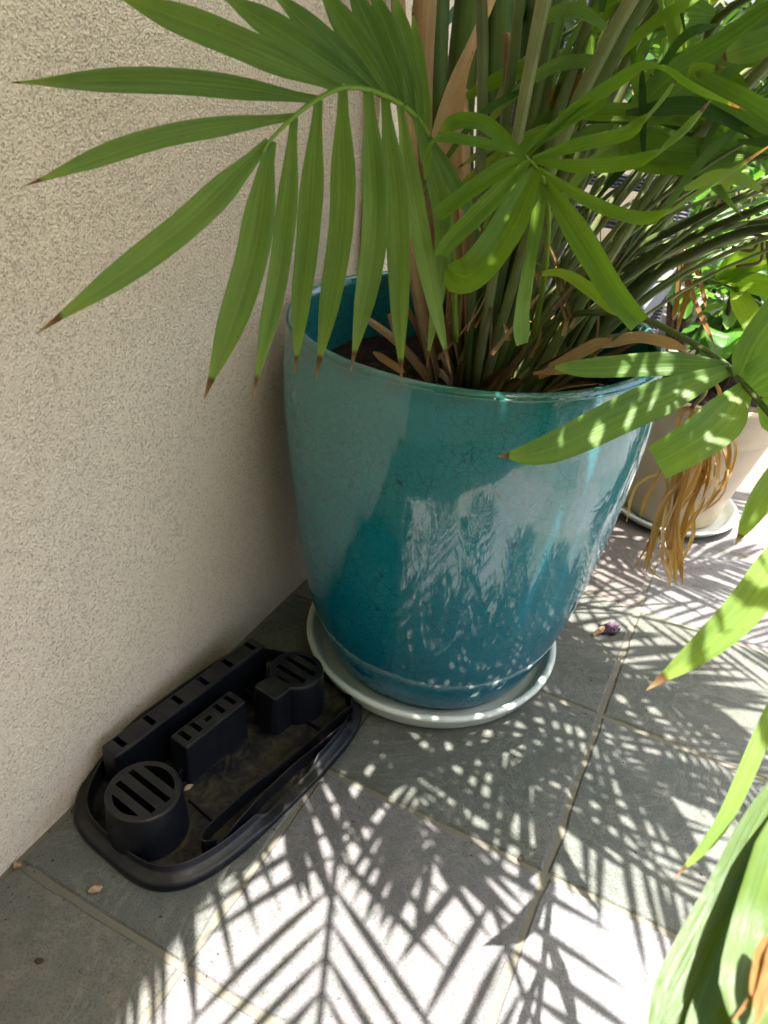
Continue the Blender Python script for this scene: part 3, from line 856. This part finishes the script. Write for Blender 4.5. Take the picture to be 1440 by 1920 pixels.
stem_part('cane', [soilp(.03, .09), pd(940, 440, 1.17), pd(985, 200, 1.21), pd(1010, -60, 1.25)], 0.0153, 0.0176, CANE, .45)
stem_part('cane', [soilp(-.03, .02), pd(862, 500, 1.07), pd(862, 330, 1.09), pd(858, 170, 1.12)], .019, .014, HUSK, .5)
stem_part('dry_sheath', [soilp(-.04, -.005), pd(772, 480, 1.06), pd(770, 300, 1.06), pd(752, 120, 1.08), pd(745, -40, 1.1)], .013, .010, HUSK, .6, .5)
stem_part('dry_sheath', [soilp(.0, .02), pd(880, 480, 1.05), pd(870, 350, 1.06), pd(866, 230, 1.08)], .015, .008, HUSK, .7, .4)
m = MB(); m.ribbon([pd(835, 320, 1.05), pd(838, 250, 1.05), pd(860, 150, 1.06), pd(895, 60, 1.08), pd(925, -10, 1.10)], .040, CAMF(pd(850, 200, 1.05)), lambda t: 1 - .72 * sm(.1, .75, t), 5, 6, .55, .75)
m.build('dry_sheath', HUSK, palm)
stem_part('cut_stalk', [soilp(.02, .03), pd(945, 380, 1.08), pd(948, 200, 1.06), pd(951, 62, 1.05)], .0045, .0045, HUSK, .35, 1.0, 8)
# petioles fanning out of the pot
rp2 = random.Random(21)
fan = [  # end pixel path, distance, base offset, radius, tint
    ([(1150, 505, 1.10), (1270, 427, 1.08), (1445, 345, 1.02)], (.07, .0), .0085, .12),
    ([(1165, 520, 1.09), (1305, 442, 1.06), (1450, 380, 1.0)], (.08, -.02), .0085, .15),
    ([(1185, 530, 1.10), (1330, 438, 1.07), (1460, 412, 1.02)], (.09, .01), .0075, .18),
    ([(1200, 540, 1.08), (1297, 477, 1.05), (1395, 435, 1.0), (1480, 425, .96)], (.10, -.01), .0095, .15),
    ([(1130, 470, 1.11), (1220, 385, 1.10), (1320, 300, 1.08), (1430, 190, 1.05)], (.06, .02), .0075, .85),
    ([(1090, 470, 1.10), (1180, 340, 1.09), (1300, 215, 1.08), (1460, 90, 1.06)], (.05, .03), .0085, .8),
    ([(1080, 440, 1.12), (1150, 330, 1.12), (1250, 200, 1.12), (1400, 40, 1.12)], (.05, .05), .0065, .55),
    ([(1050, 430, 1.13), (1130, 290, 1.14), (1230, 140, 1.15), (1340, -30, 1.16)], (.04, .05), .0085, .65),
    ([(1020, 470, 1.08), (1095, 290, 1.05), (1170, 120, 1.02), (1255, -60, 1.0)], (.03, .02), .0085, .40),
    ([(1000, 420, 1.15), (1060, 240, 1.18), (1130, 80, 1.20), (1190, -50, 1.22)], (.03, .07), .0095, .7),
    ([(985, 400, 1.17), (1015, 240, 1.19), (1050, 80, 1.21), (1075, -60, 1.23)], (.02, .08), .0095, .5),
    ([(965, 420, 1.14), (985, 260, 1.13), (1003, 120, 1.13), (1020, -60, 1.14)], (.02, .05), .0060, .6),
    ([(1120, 540, 1.12), (1230, 470, 1.15), (1340, 400, 1.18), (1460, 320, 1.20)], (.10, .05), .0065, .45),
    ([(1110, 520, 1.14), (1210, 420, 1.18), (1320, 330, 1.22), (1450, 240, 1.25)], (.09, .07), .0065, .6),
    ([(1060, 520, 1.06), (1130, 420, 1.04), (1205, 330, 1.02), (1300, 240, 1.0)], (.05, .0), .0055, .75),
    ([(1075, 560, 1.07), (1150, 470, 1.06), (1240, 380, 1.05), (1370, 290, 1.02)], (.07, -.02), .0060, .35),
    ([(1040, 450, 1.12), (1090, 340, 1.13), (1160, 230, 1.14), (1270, 90, 1.15)], (.045, .06), .0060, .8),
    ([(900, 420, 1.12), (915, 250, 1.12), (965, 130, 1.13), (1090, 45, 1.12)], (.0, .03), .0050, .5),
]
for path, bo, r, tn in fan:
    stem_part('petiole', [soilp(*bo)] + trace(path), r * 1.05 * (1.15 if tn < .3 else .8), r * .62, PETIOLE, tn, .75, 9)
for k in range(44):
    a = rp2.uniform(-.5, 1.9); el = rp2.uniform(.55, 1.25); L = rp2.uniform(.45, .75)
    b0_ = soilp(rp2.uniform(-.03, .10), rp2.uniform(-.03, .10))
    d = Vector((math.cos(a) * math.cos(el), math.sin(a) * math.cos(el), math.sin(el)))
    p1 = b0_ + d * L * .5 + Vector((0, 0, .04)); p2 = b0_ + d * L + Vector((math.cos(a), math.sin(a), -.3)) * .06
    stem_part('petiole', [b0_, p1, p2], rp2.uniform(.0025, .0065), .002, PETIOLE, rp2.uniform(.1, .75), .75, 8)
# litter of old sheaths and stubs around the stem bases
for k in range(30):
    a = rp2.uniform(0, 6.28); r = rp2.uniform(.02, .13)
    b0_ = Vector((PC[0] + .02 + r * math.cos(a) * .9, PC[1] + r * math.sin(a) * .75, .478))
    lean = Vector((math.cos(a) * .5 + .25, math.sin(a) * .4 - .1, rp2.uniform(.25, .9))).normalized()
    L = rp2.uniform(.06, .17)
    m = MB()
    m.ribbon([b0_, b0_ + lean * L * .5 + Vector((0, 0, .01)), b0_ + lean * L], rp2.uniform(.012, .028), Vector((math.cos(a), math.sin(a), .3)), lambda t: 1 - .6 * t, 3, 4, .6, rp2.uniform(.1, .6))
    m.build('dry_sheath', HUSK, palm)
for pts, w in [([(1010, 708, .98), (1080, 665, .99), (1140, 634, 1.0)], 22), ([(1120, 650, 1.02), (1200, 632, 1.04), (1290, 655, 1.06)], 20), ([(1000, 700, .97), (1090, 690, .98), (1160, 672, 1.0)], 14), ([(700, 660, .99), (730, 680, .97), (760, 700, .95)], 14)]:
    leaflet(palm, pts, w, DEAD, strap_prof, .5, name='dry_sheath')

rq = random.Random(77)
for k in range(34):
    x0, y0 = rq.uniform(790, 1130), rq.uniform(560, 690)
    d0 = rq.uniform(.98, 1.10); L = rq.uniform(60, 240); a = rq.uniform(-2.0, -.7)
    p0 = pd(x0, y0, d0); p2 = pd(x0 + L * math.cos(a), y0 + L * math.sin(a), d0 + rq.uniform(-.03, .06))
    if (p0.xy - Vector(PC)).length > .20: continue
    mid_ = (p0 + p2) / 2 + Vector((rq.uniform(-.02, .02), rq.uniform(-.02, .02), rq.uniform(-.01, .04)))
    m = MB(); m.ribbon([p0, mid_, p2], rq.uniform(.0015, .006), CAMF(mid_), lambda t: 1 - .7 * t, 5, 2, .7, rq.uniform(.1, .9), rq.uniform(-2, 2))
    m.build('dry_strand', HUSK if rq.random() < .6 else DEAD, palm)
# dead frond hanging over the right rim
f8 = frond_part('dead_frond', trace([(1080, 650, 1.10), (1180, 628, 1.11), (1260, 645, 1.12), (1320, 700, 1.12), (1322, 735, 1.13), (1296, 765, 1.14)]), (.005, .003), HUSK, .5)
dead = [
    ([(1300, 762, 1.14), (1262, 850, 1.14), (1218, 920, 1.14), (1198, 975, 1.14)], 15),
    ([(1302, 764, 1.14), (1270, 880, 1.15), (1236, 960, 1.15), (1205, 1075, 1.15)], 18),
    ([(1306, 764, 1.13), (1282, 860, 1.13), (1240, 960, 1.13), (1212, 1072, 1.14)], 24),
    ([(1308, 766, 1.13), (1300, 860, 1.12), (1262, 960, 1.12), (1240, 1040, 1.12), (1262, 1090, 1.12)], 22),
    ([(1310, 766, 1.14), (1310, 870, 1.14), (1268, 960, 1.13), (1255, 1040, 1.13), (1256, 1105, 1.13)], 26),
    ([(1312, 768, 1.14), (1326, 870, 1.15), (1290, 960, 1.14), (1275, 1030, 1.14), (1280, 1098, 1.14)], 24),
    ([(1314, 766, 1.14), (1332, 850, 1.15), (1318, 940, 1.16), (1282, 1000, 1.16), (1262, 1070, 1.16)], 20),
    ([(1316, 764, 1.14), (1346, 840, 1.16), (1340, 920, 1.17), (1310, 960, 1.17)], 16),
    ([(1318, 762, 1.14), (1366, 830, 1.16), (1354, 910, 1.17), (1318, 962, 1.17)], 13),
    ([(1320, 760, 1.14), (1376, 820, 1.16), (1372, 880, 1.18), (1336, 920, 1.18)], 9),
    ([(1306, 766, 1.12), (1290, 880, 1.11), (1270, 980, 1.11), (1282, 1070, 1.11)], 22),
    ([(1304, 766, 1.13), (1276, 880, 1.12), (1262, 990, 1.12), (1252, 1060, 1.12)], 20),
    ([(1330, 700, 1.12), (1350, 740, 1.12), (1320, 775, 1.13), (1275, 760, 1.14)], 16),
    ([(1296, 762, 1.14), (1275, 775, 1.13), (1262, 830, 1.13), (1240, 880, 1.13)], 20)]
for pts, w in dead + [([(x + rp.uniform(-26, 26) * (i > 0), y + rp.uniform(-14, 14) * (i > 0), d + rp.uniform(-.015, .03)) for i, (x, y, d) in enumerate(q)], v * .8) for q, v in dead[:12]]:
    leaflet(f8, pts, w * .46, DEAD, strap_prof, rp.uniform(.25, .95), rp.uniform(-.9, .9), name='dead_leaflet', twist=rp.uniform(-1.2, 1.2), fold=.5, wav=.8)
f9 = frond_part('dead_frond', trace([(1130, 600, 1.16), (1230, 520, 1.2), (1275, 470, 1.22), (1290, 478, 1.22)]), (.004, .003), HUSK, .35)
for pts, w in [([(1288, 478, 1.22), (1300, 560, 1.22), (1340, 650, 1.22)], 11), ([(1282, 478, 1.22), (1290, 540, 1.22), (1268, 620, 1.22)], 10), ([(1292, 476, 1.22), (1310, 520, 1.21), (1325, 580, 1.21)], 8), ([(1278, 480, 1.22), (1270, 560, 1.22), (1262, 600, 1.22)], 9)]:
    leaflet(f9, pts, w, DEAD, strap_prof, .15, rp.uniform(-.8, .8), name='dead_leaflet', fold=.6)
f10 = frond_part('seed_stalk', trace([(1150, 560, 1.12), (1290, 470, 1.1), (1400, 440, 1.05), (1470, 455, 1.02)]), (.003, .002), HUSK, .15)
for pts in [[(1425, 445, 1.04), (1410, 470, 1.04), (1372, 463, 1.04)], [(1430, 450, 1.04), (1425, 490, 1.04), (1380, 500, 1.04)], [(1440, 452, 1.03), (1440, 480, 1.03), (1450, 530, 1.03)]]:
    m = MB(); m.tube(trace(pts), .002, 6, 1, .1); m.build('twig', HUSK, f10)

# crown fronds above and around (mostly above the picture; they throw the dappled shade)
def crown_frond(rpts, nl, Lmax, w, seed, droop=.35, mat_=LEAF, start=.30, single=False, vang=.35):
    r_ = random.Random(seed)
    fr = frond_part('frond', rpts, (.009, .002), PETIOLE, r_.uniform(.3, .8))
    P = crom(rpts, 14); n = len(P)
    m = MB()
    for k in range(nl):
        t = start + (1 - start) * (k / (nl - 1)) ** .95
        i = min(n - 2, int(t * (n - 1))); fr_ = t * (n - 1) - i
        p = P[i].lerp(P[i + 1], fr_)
        T = (P[i + 1] - P[i]).normalized()
        sd = T.cross(Vector((0, 0, 1)))
        if sd.length < .2: sd = Vector((-T.y, T.x, 0)) if abs(T.x) + abs(T.y) > .01 else Vector((1, 0, 0))
        sd.normalize(); upv = sd.cross(T).normalized()
        s_ = (t - start) / (1 - start)
        L = Lmax * (.55 + .9 * s_ - .95 * s_ ** 2.4) * r_.uniform(.9, 1.08)
        ang = math.radians(62 - 34 * s_ + r_.uniform(-5, 5))
        for sg in (-1, 1):
            d = (sd * sg * math.sin(ang) + T * math.cos(ang) + upv * vang * (1 - .6 * s_)).normalized()
            dr = droop * r_.uniform(.6, 1.4)
            q1 = p + d * L * .5 - Vector((0, 0, 1)) * L * dr * .22
            q2 = p + d * L - Vector((0, 0, 1)) * L * dr
            mm = MB() if single else m
            mm.ribbon([p, q1, q2], w * r_.uniform(.85, 1.1), upv, leaf_prof, 5, 2, .3, r_.uniform(.2, .75), r_.uniform(-.3, .3))
            if single: mm.build('leaflet', mat_, fr)
    if not single:
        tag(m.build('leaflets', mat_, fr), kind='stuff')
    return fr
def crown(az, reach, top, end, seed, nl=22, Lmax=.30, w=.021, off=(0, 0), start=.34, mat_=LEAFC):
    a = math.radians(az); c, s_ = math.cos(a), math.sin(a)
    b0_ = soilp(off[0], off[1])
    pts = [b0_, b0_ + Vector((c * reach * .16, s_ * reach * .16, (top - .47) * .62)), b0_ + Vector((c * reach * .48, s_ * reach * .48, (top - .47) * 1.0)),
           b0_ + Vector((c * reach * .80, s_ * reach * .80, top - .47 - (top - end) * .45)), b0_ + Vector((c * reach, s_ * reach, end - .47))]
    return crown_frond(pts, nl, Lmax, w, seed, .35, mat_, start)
CROWN = [  # azimuth, reach, top height, end height, seed, leaflet pairs, longest leaflet, width
    (-86, .80, 1.16, 1.00, 1, 20, .26, .0125), (-68, .98, 1.20, 1.00, 2, 22, .27, .0125), (-33, .82, 1.20, 1.02, 4, 21, .25, .0125),
    (-14, .70, 1.20, 1.04, 17, 20, .23, .0125), (34, .74, 1.40, 1.2, 6, 18, .25, .016), (-52, 1.02, 1.12, .99, 19, 18, .24, .015), (13, .78, 1.25, 1.08, 5, 22, .24, .012), (30, .62, 1.30, 1.15, 15, 20, .24, .013), (52, .92, 1.45, 1.2, 20, 19, .27, .021), (64, .95, 1.6, 1.35, 10, 20, .30, .02), (95, .95, 1.7, 1.45, 11, 20, .30, .02),
    (-76, .56, 1.22, 1.10, 7, 20, .24, .0165), (-57, .60, 1.30, 1.16, 8, 20, .25, .0165), (-40, .56, 1.20, 1.08, 18, 20, .24, .0165), (-24, .62, 1.26, 1.12, 9, 20, .25, .0165), (-4, .60, 1.30, 1.16, 14, 20, .25, .0165),
    (-62, .42, 1.42, 1.34, 12, 18, .22, .022), (-14, .46, 1.40, 1.30, 13, 18, .22, .022), (-38, .36, 1.55, 1.5, 16, 18, .24, .022)]
for az, rc, tp, en, sd_, nl_, lm_, w_ in CROWN:
    crown(az, rc, tp, en, sd_, nl_, lm_, w_, off=(.03 * math.cos(math.radians(az)), .03 * math.sin(math.radians(az)) + .03))
# lower fronds inside the clump, in view behind the bright ones
for k, (pts, nl, L, w) in enumerate([
    ([soilp(.03, .07), pd(1010, 330, 1.18), pd(1060, 150, 1.20), pd(1140, 80, 1.18), pd(1230, 110, 1.14)], 9, .17, .018),
    ([soilp(.06, .08), pd(1120, 350, 1.22), pd(1230, 180, 1.27), pd(1340, 60, 1.28), pd(1460, 30, 1.26)], 10, .22, .02),
    ([soilp(.0, .08), pd(930, 300, 1.22), pd(960, 120, 1.26), pd(1010, 40, 1.26), pd(1090, 60, 1.24)], 8, .18, .02),
    ([soilp(.08, .06), pd(1230, 430, 1.3), pd(1340, 300, 1.4), pd(1450, 220, 1.42), pd(1560, 230, 1.40)], 10, .22, .02),
    ([soilp(-.02, .09), pd(850, 300, 1.26), pd(830, 80, 1.30), pd(800, -60, 1.30), pd(760, -120, 1.28)], 8, .20, .02),
    ([soilp(.05, .09), pd(1080, 300, 1.35), pd(1130, 120, 1.45), pd(1190, 0, 1.5), pd(1260, -40, 1.5)], 10, .24, .022)]):
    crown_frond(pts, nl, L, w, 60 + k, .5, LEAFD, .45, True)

# ------------------------------------------------------------------ plant in the beige pot behind
BC = (.575, 1.70)
bp = empty('beige_pot', (BC[0], BC[1], .006)); tag(bp, 'beige tapered pot on a white saucer behind the teal pot', 'pot')
g = MB(); g.lathe([(0, .012), (.100, .012), (.106, .016), (.125, .10), (.150, .20), (.158, .232), (.162, .236), (.160, .242), (.166, .262), (.178, .312), (.183, .322), (.181, .330), (.174, .331), (.168, .322), (.150, .22), (.11, .06), (0, .05)], BC, 80)
g.build('pot_body', BEIGE, bp)
g = MB(); g.lathe([(0, .003), (.118, .003), (.132, .010), (.146, .024), (.150, .029), (.147, .0325), (.142, .031), (.130, .017), (.118, .009), (0, .009)], BC, 80)
tag(g.build('plant_saucer', SAUCER), 'white saucer with sun stripes under the beige pot', 'saucer')
g = MB()
for i in range(13):
    for k in range(40):
        r = .1655 * i / 12; a = 6.2832 * k / 40; x, y = BC[0] + r * math.cos(a), BC[1] + r * math.sin(a)
        g.v.append(Vector((x, y, .300 + .012 * noise.noise(Vector((x * 30, y * 30, 3))))))
for i in range(12):
    for k in range(40):
        l = (k + 1) % 40; g.f.append((i * 40 + k, (i + 1) * 40 + k, (i + 1) * 40 + l, i * 40 + l))
tag(g.build('potting_soil', SOIL), 'dark soil in the beige pot', 'soil', kind='stuff')
def broad_plant(name, base, label, cat, n_st, hgt, spread, nleaf, lsize, seed, stemr=.006):
    r_ = random.Random(seed)
    t = empty(name, base); tag(t, label, cat)
    base = Vector(base)
    tips = []
    for k in range(n_st):
        a = r_.uniform(0, 6.28); rr = spread * math.sqrt(r_.random())
        e = base + Vector((math.cos(a) * rr, math.sin(a) * rr, hgt * r_.uniform(.6, 1.05)))
        mid = base.lerp(e, .5) + Vector((r_.uniform(-.03, .03), r_.uniform(-.03, .03), .05))
        m = MB(); m.tube([base + Vector((math.cos(a) * .03, math.sin(a) * .03, -.01)), mid, e], lambda q: stemr * (1 - .6 * q), 7, 1, .2)
        m.build('stem', WOOD, t); tips.append((base, mid, e))
    for k in range(nleaf):
        b_, mid, e = tips[k % n_st]
        q = r_.uniform(.25, 1.0)
        p = crom([b_, mid, e], 8)[min(16, int(q * 16))]
        a = r_.uniform(0, 6.28); up = r_.uniform(-.5, .45)
        d = Vector((math.cos(a), math.sin(a), up)).normalized(); L = lsize * r_.uniform(.6, 1.25)
        ps = p + d * L * .35
        m = MB(); m.tube([p, ps], .0014, 5, 1, .6, 2)
        b1 = len(m.v)
        m.ribbon([ps, ps + d * L * .5 + Vector((0, 0, .01)), ps + d * L - Vector((0, 0, L * r_.uniform(.15, .5)))], L * r_.uniform(.55, .8), Vector((r_.uniform(-.4, .4), r_.uniform(-.4, .4), 1)), lambda t_: max(.03, math.sin(math.pi * min(1, t_ * .93 + .07)) ** .7 * (1 + .12 * math.sin(t_ * 22))), 5, 4, .25, r_.uniform(.2, .95), r_.uniform(-.4, .4), .3, r_.random() * 40)
        m.build('leaf', BROAD, t)
    return t
broad_plant('leafy_plant', (BC[0] + .0, BC[1] + .02, .30), 'bright green broad leaved plant growing in the beige pot', 'plant', 9, .42, .20, 90, .075, 3)
broad_plant('leafy_plant', (.66, 2.42, 0), 'sunlit broad leaved bush on the floor beyond the beige pot', 'plant', 10, .62, .24, 110, .09, 4, .009)
broad_plant('leafy_plant', (.40, 3.0, 0), 'taller leafy bush at the back behind the palm stems', 'plant', 10, 1.0, .36, 120, .11, 8, .010)
broad_plant('leafy_plant', (.78, 3.35, 0), 'leafy bush at the far right edge behind the others', 'plant', 10, 1.2, .42, 120, .13, 9, .012)

def shrub(base, hgt, rad, nleaf, seed, label):
    r_ = random.Random(seed); t = empty('garden_shrub', base); tag(t, label, 'shrub', 'shrubs bordering the patio')
    base = Vector(base)
    m = MB()
    for k in range(6):
        a = 6.28 * k / 6 + r_.uniform(-.3, .3)
        e = base + Vector((math.cos(a) * rad * .6, math.sin(a) * rad * .6, hgt * r_.uniform(.6, .9)))
        m.tube([base + Vector((0, 0, -.02)), base.lerp(e, .5) + Vector((0, 0, .1)), e], lambda q: .018 * (1 - .7 * q), 6, 1, .3, 4)
    m.build('trunk', WOOD, t)
    m = MB(); lumps = [(Vector((r_.uniform(-.6, .6) * rad, r_.uniform(-.6, .6) * rad, r_.uniform(.3, .85) * hgt)), r_.uniform(.35, .6) * rad) for _ in range(12)]
    for k in range(nleaf):
        c, rr = lumps[k % 12]
        d = Vector((r_.gauss(0, 1), r_.gauss(0, 1), r_.gauss(0, 1))).normalized()
        p = base + c + d * rr * r_.uniform(.7, 1.05)
        if p.z < .06: continue
        L = r_.uniform(.05, .10); q = (d + Vector((r_.uniform(-.7, .7), r_.uniform(-.7, .7), r_.uniform(-.6, .3)))).normalized()
        m.ribbon([p, p + q * L * .5, p + q * L - Vector((0, 0, L * .2))], L * .5, d, lambda t_: max(.05, math.sin(math.pi * min(1, t_ * .95 + .05))), 2, 2, .3, r_.uniform(.1, .8))
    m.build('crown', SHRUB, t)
for k, (x, y, h_, r_) in enumerate([(2.05, .10, .75, .42), (2.65, .75, .9, .48), (3.15, 1.5, 1.0, .5), (3.2, 2.5, 1.1, .55), (.40, 4.15, 1.35, .5), (1.15, 4.3, 1.4, .55)]):
    shrub((x, y, 0), h_, r_, 1500, 70 + k, ['low round shrub by the near end of the patio border', 'second round shrub along the patio border', 'third round shrub along the patio border', 'fourth round shrub along the patio border', 'dark shrub against the house wall at the back', 'large dark shrub at the back beside the far bush'][k])

# grey wicker chair with its back to the wall, seen between the palm stems
wc = empty('wicker_chair', (.22, 2.05, 0)); tag(wc, 'grey woven chair half hidden behind the palm stems', 'chair')
g = MB(); g.box(.030, .075, 1.74, 2.36, .42, 1.02); g.build('backrest', WICKER, wc, smooth=False)
g = MB(); g.box(.030, .390, 1.74, 2.36, .34, .40); g.build('seat', WICKER, wc, smooth=False)
for y in (1.742, 2.322):
    g = MB(); g.box(.077, .388, y, y + .036, .585, .62); g.build('armrest', WICKER, wc, smooth=False)
    for x in (.034, .352):
        g = MB(); g.box(x, x + .034, y, y + .034, .003, .338 if x < .1 else .583); g.build('leg', WICKER, wc, smooth=False)
# crumpled black sheet on the chair
g = MB(); nq = 30
for i in range(nq + 1):
    for k in range(nq + 1):
        x = .09 + .28 * i / nq; y = 1.79 + .52 * k / nq
        e = min(i, nq - i, k, nq - k) / (nq * .5)
        z = .402 + .045 * min(1, e * 2.5) * (.75 + .9 * noise.noise(Vector((x * 14, y * 14, 2))) + .8 * abs(noise.noise(Vector((x * 34, y * 34, 5)))))
        g.v.append(Vector((x, y, max(.4025, z))))
for i in range(nq):
    for k in range(nq):
        q = i * (nq + 1) + k; g.f.append((q, q + nq + 1, q + nq + 2, q + 1))
tag(g.build('crumpled_sheet', BLACKSHEET, smooth=False), 'crumpled glossy black sheet lying on the grey woven chair', 'plastic sheet')

# ------------------------------------------------------------------ small things on the floor
def lump(name, mat_, c, L, W, H, rot, seed, label, cat, n=10, m_=8):
    g = MB(); r_ = random.Random(seed)
    for i in range(n + 1):
        t = i / n; rad = math.sin(math.pi * min(.98, max(.02, t))) ** .6
        for k in range(m_):
            a = 6.2832 * k / m_
            q = 1 + .5 * noise.noise(Vector((seed, t * 3, k * .9)))
            x = (t - .5) * L; y = math.cos(a) * W * .5 * rad * q; z = max(-H * .5, math.sin(a) * H * .5 * rad * q) + H * .5
            g.v.append(Vector((c[0] + x * math.cos(rot) - y * math.sin(rot), c[1] + x * math.sin(rot) + y * math.cos(rot), z + .0035)))
    for i in range(n):
        for k in range(m_):
            l = (k + 1) % m_; g.f.append((i * m_ + k, i * m_ + l, i * m_ + m_ + l, i * m_ + m_ + k))
    g.f.append(list(range(m_))[::-1]); g.f.append([n * m_ + k for k in range(m_)])
    o = g.build(name, mat_)
    if label: tag(o, label, cat)
    return o
fl = empty('wilted_flower', pz(1140, 1182, 0)); tag(fl, 'wilted purple brown trumpet flower lying on the slate floor', 'flower')
def flower_part(name, mat_, pts, rad, flat=.6, crump=.0):
    m = MB(); m.tube(pts, rad, 10, flat, .5, 6)
    for k, p in enumerate(m.v): m.v[k] = p + Vector((1, .8, .6)) * crump * noise.noise(p * 160)
    return m.build(name, mat_, fl)
A_, B_, C_ = pz(1112, 1192, .004), pz(1135, 1178, .008), pz(1160, 1183, .009)
flower_part('calyx', CHIP, [A_, A_.lerp(B_, .5) + Vector((0, 0, .003)), B_], lambda t: .003 + .004 * t, .8, .002)
flower_part('petal', PETAL, [B_ - Vector((.004, 0, 0)), B_.lerp(C_, .5) + Vector((0, 0, .004)), C_], lambda t: .006 + .006 * math.sin(t * 3.0), .7, .011)
lump('dry_husk', CHIP, pz(180, 1673, 0), .017, .012, .007, .9, 3, 'small tan dry husk on the floor below the black tray', 'husk')
lump('leaf_scrap', WOOD, pz(75, 1806, 0), .011, .007, .003, .4, 5, 'tiny dark leaf scrap on the lower left tan tile', 'scrap')
lump('leaf_scrap', CHIP, pz(34, 1628, 0), .011, .010, .006, .1, 6, 'reddish brown scrap at the foot of the wall by the tray', 'scrap')
lump('leaf_scrap', WOOD, pz(976, 1612, 0), .010, .006, .003, 1.4, 7, 'tiny dark scrap on the grout line between shaded tiles', 'scrap')
lump('dry_husk', CHIP, pz(352, 1478, .010) + Vector((0, 0, 0)), .018, .008, .012, 1.2, 8, 'crumb of straw litter lying in the black tray', 'litter')

rg = random.Random(9); g = MB()
for k in range(700):
    if rg.random() < .6: x, y = abs(rg.gauss(0, .03)) + .005, rg.uniform(-.1, 2.0)
    else: x, y = rg.uniform(.02, 1.2), rg.uniform(.1, 2.0)
    if (Vector((x, y)) - Vector(SCN)).length < .22: continue
    r = rg.uniform(.0006, .0022); b0 = len(g.v)
    for q in range(4):
        a = 1.57 * q + rg.uniform(-.4, .4); g.v.append(Vector((x + math.cos(a) * r * rg.uniform(.6, 1.5), y + math.sin(a) * r, .0032)))
    g.v.append(Vector((x, y, .0035 + r * .8)))
    for q in range(4): g.f.append((b0 + q, b0 + (q + 1) % 4, b0 + 4))
tag(g.build('floor_grit', WOOD, smooth=False), 'fine dark grit scattered over the slate floor', 'grit', kind='stuff')
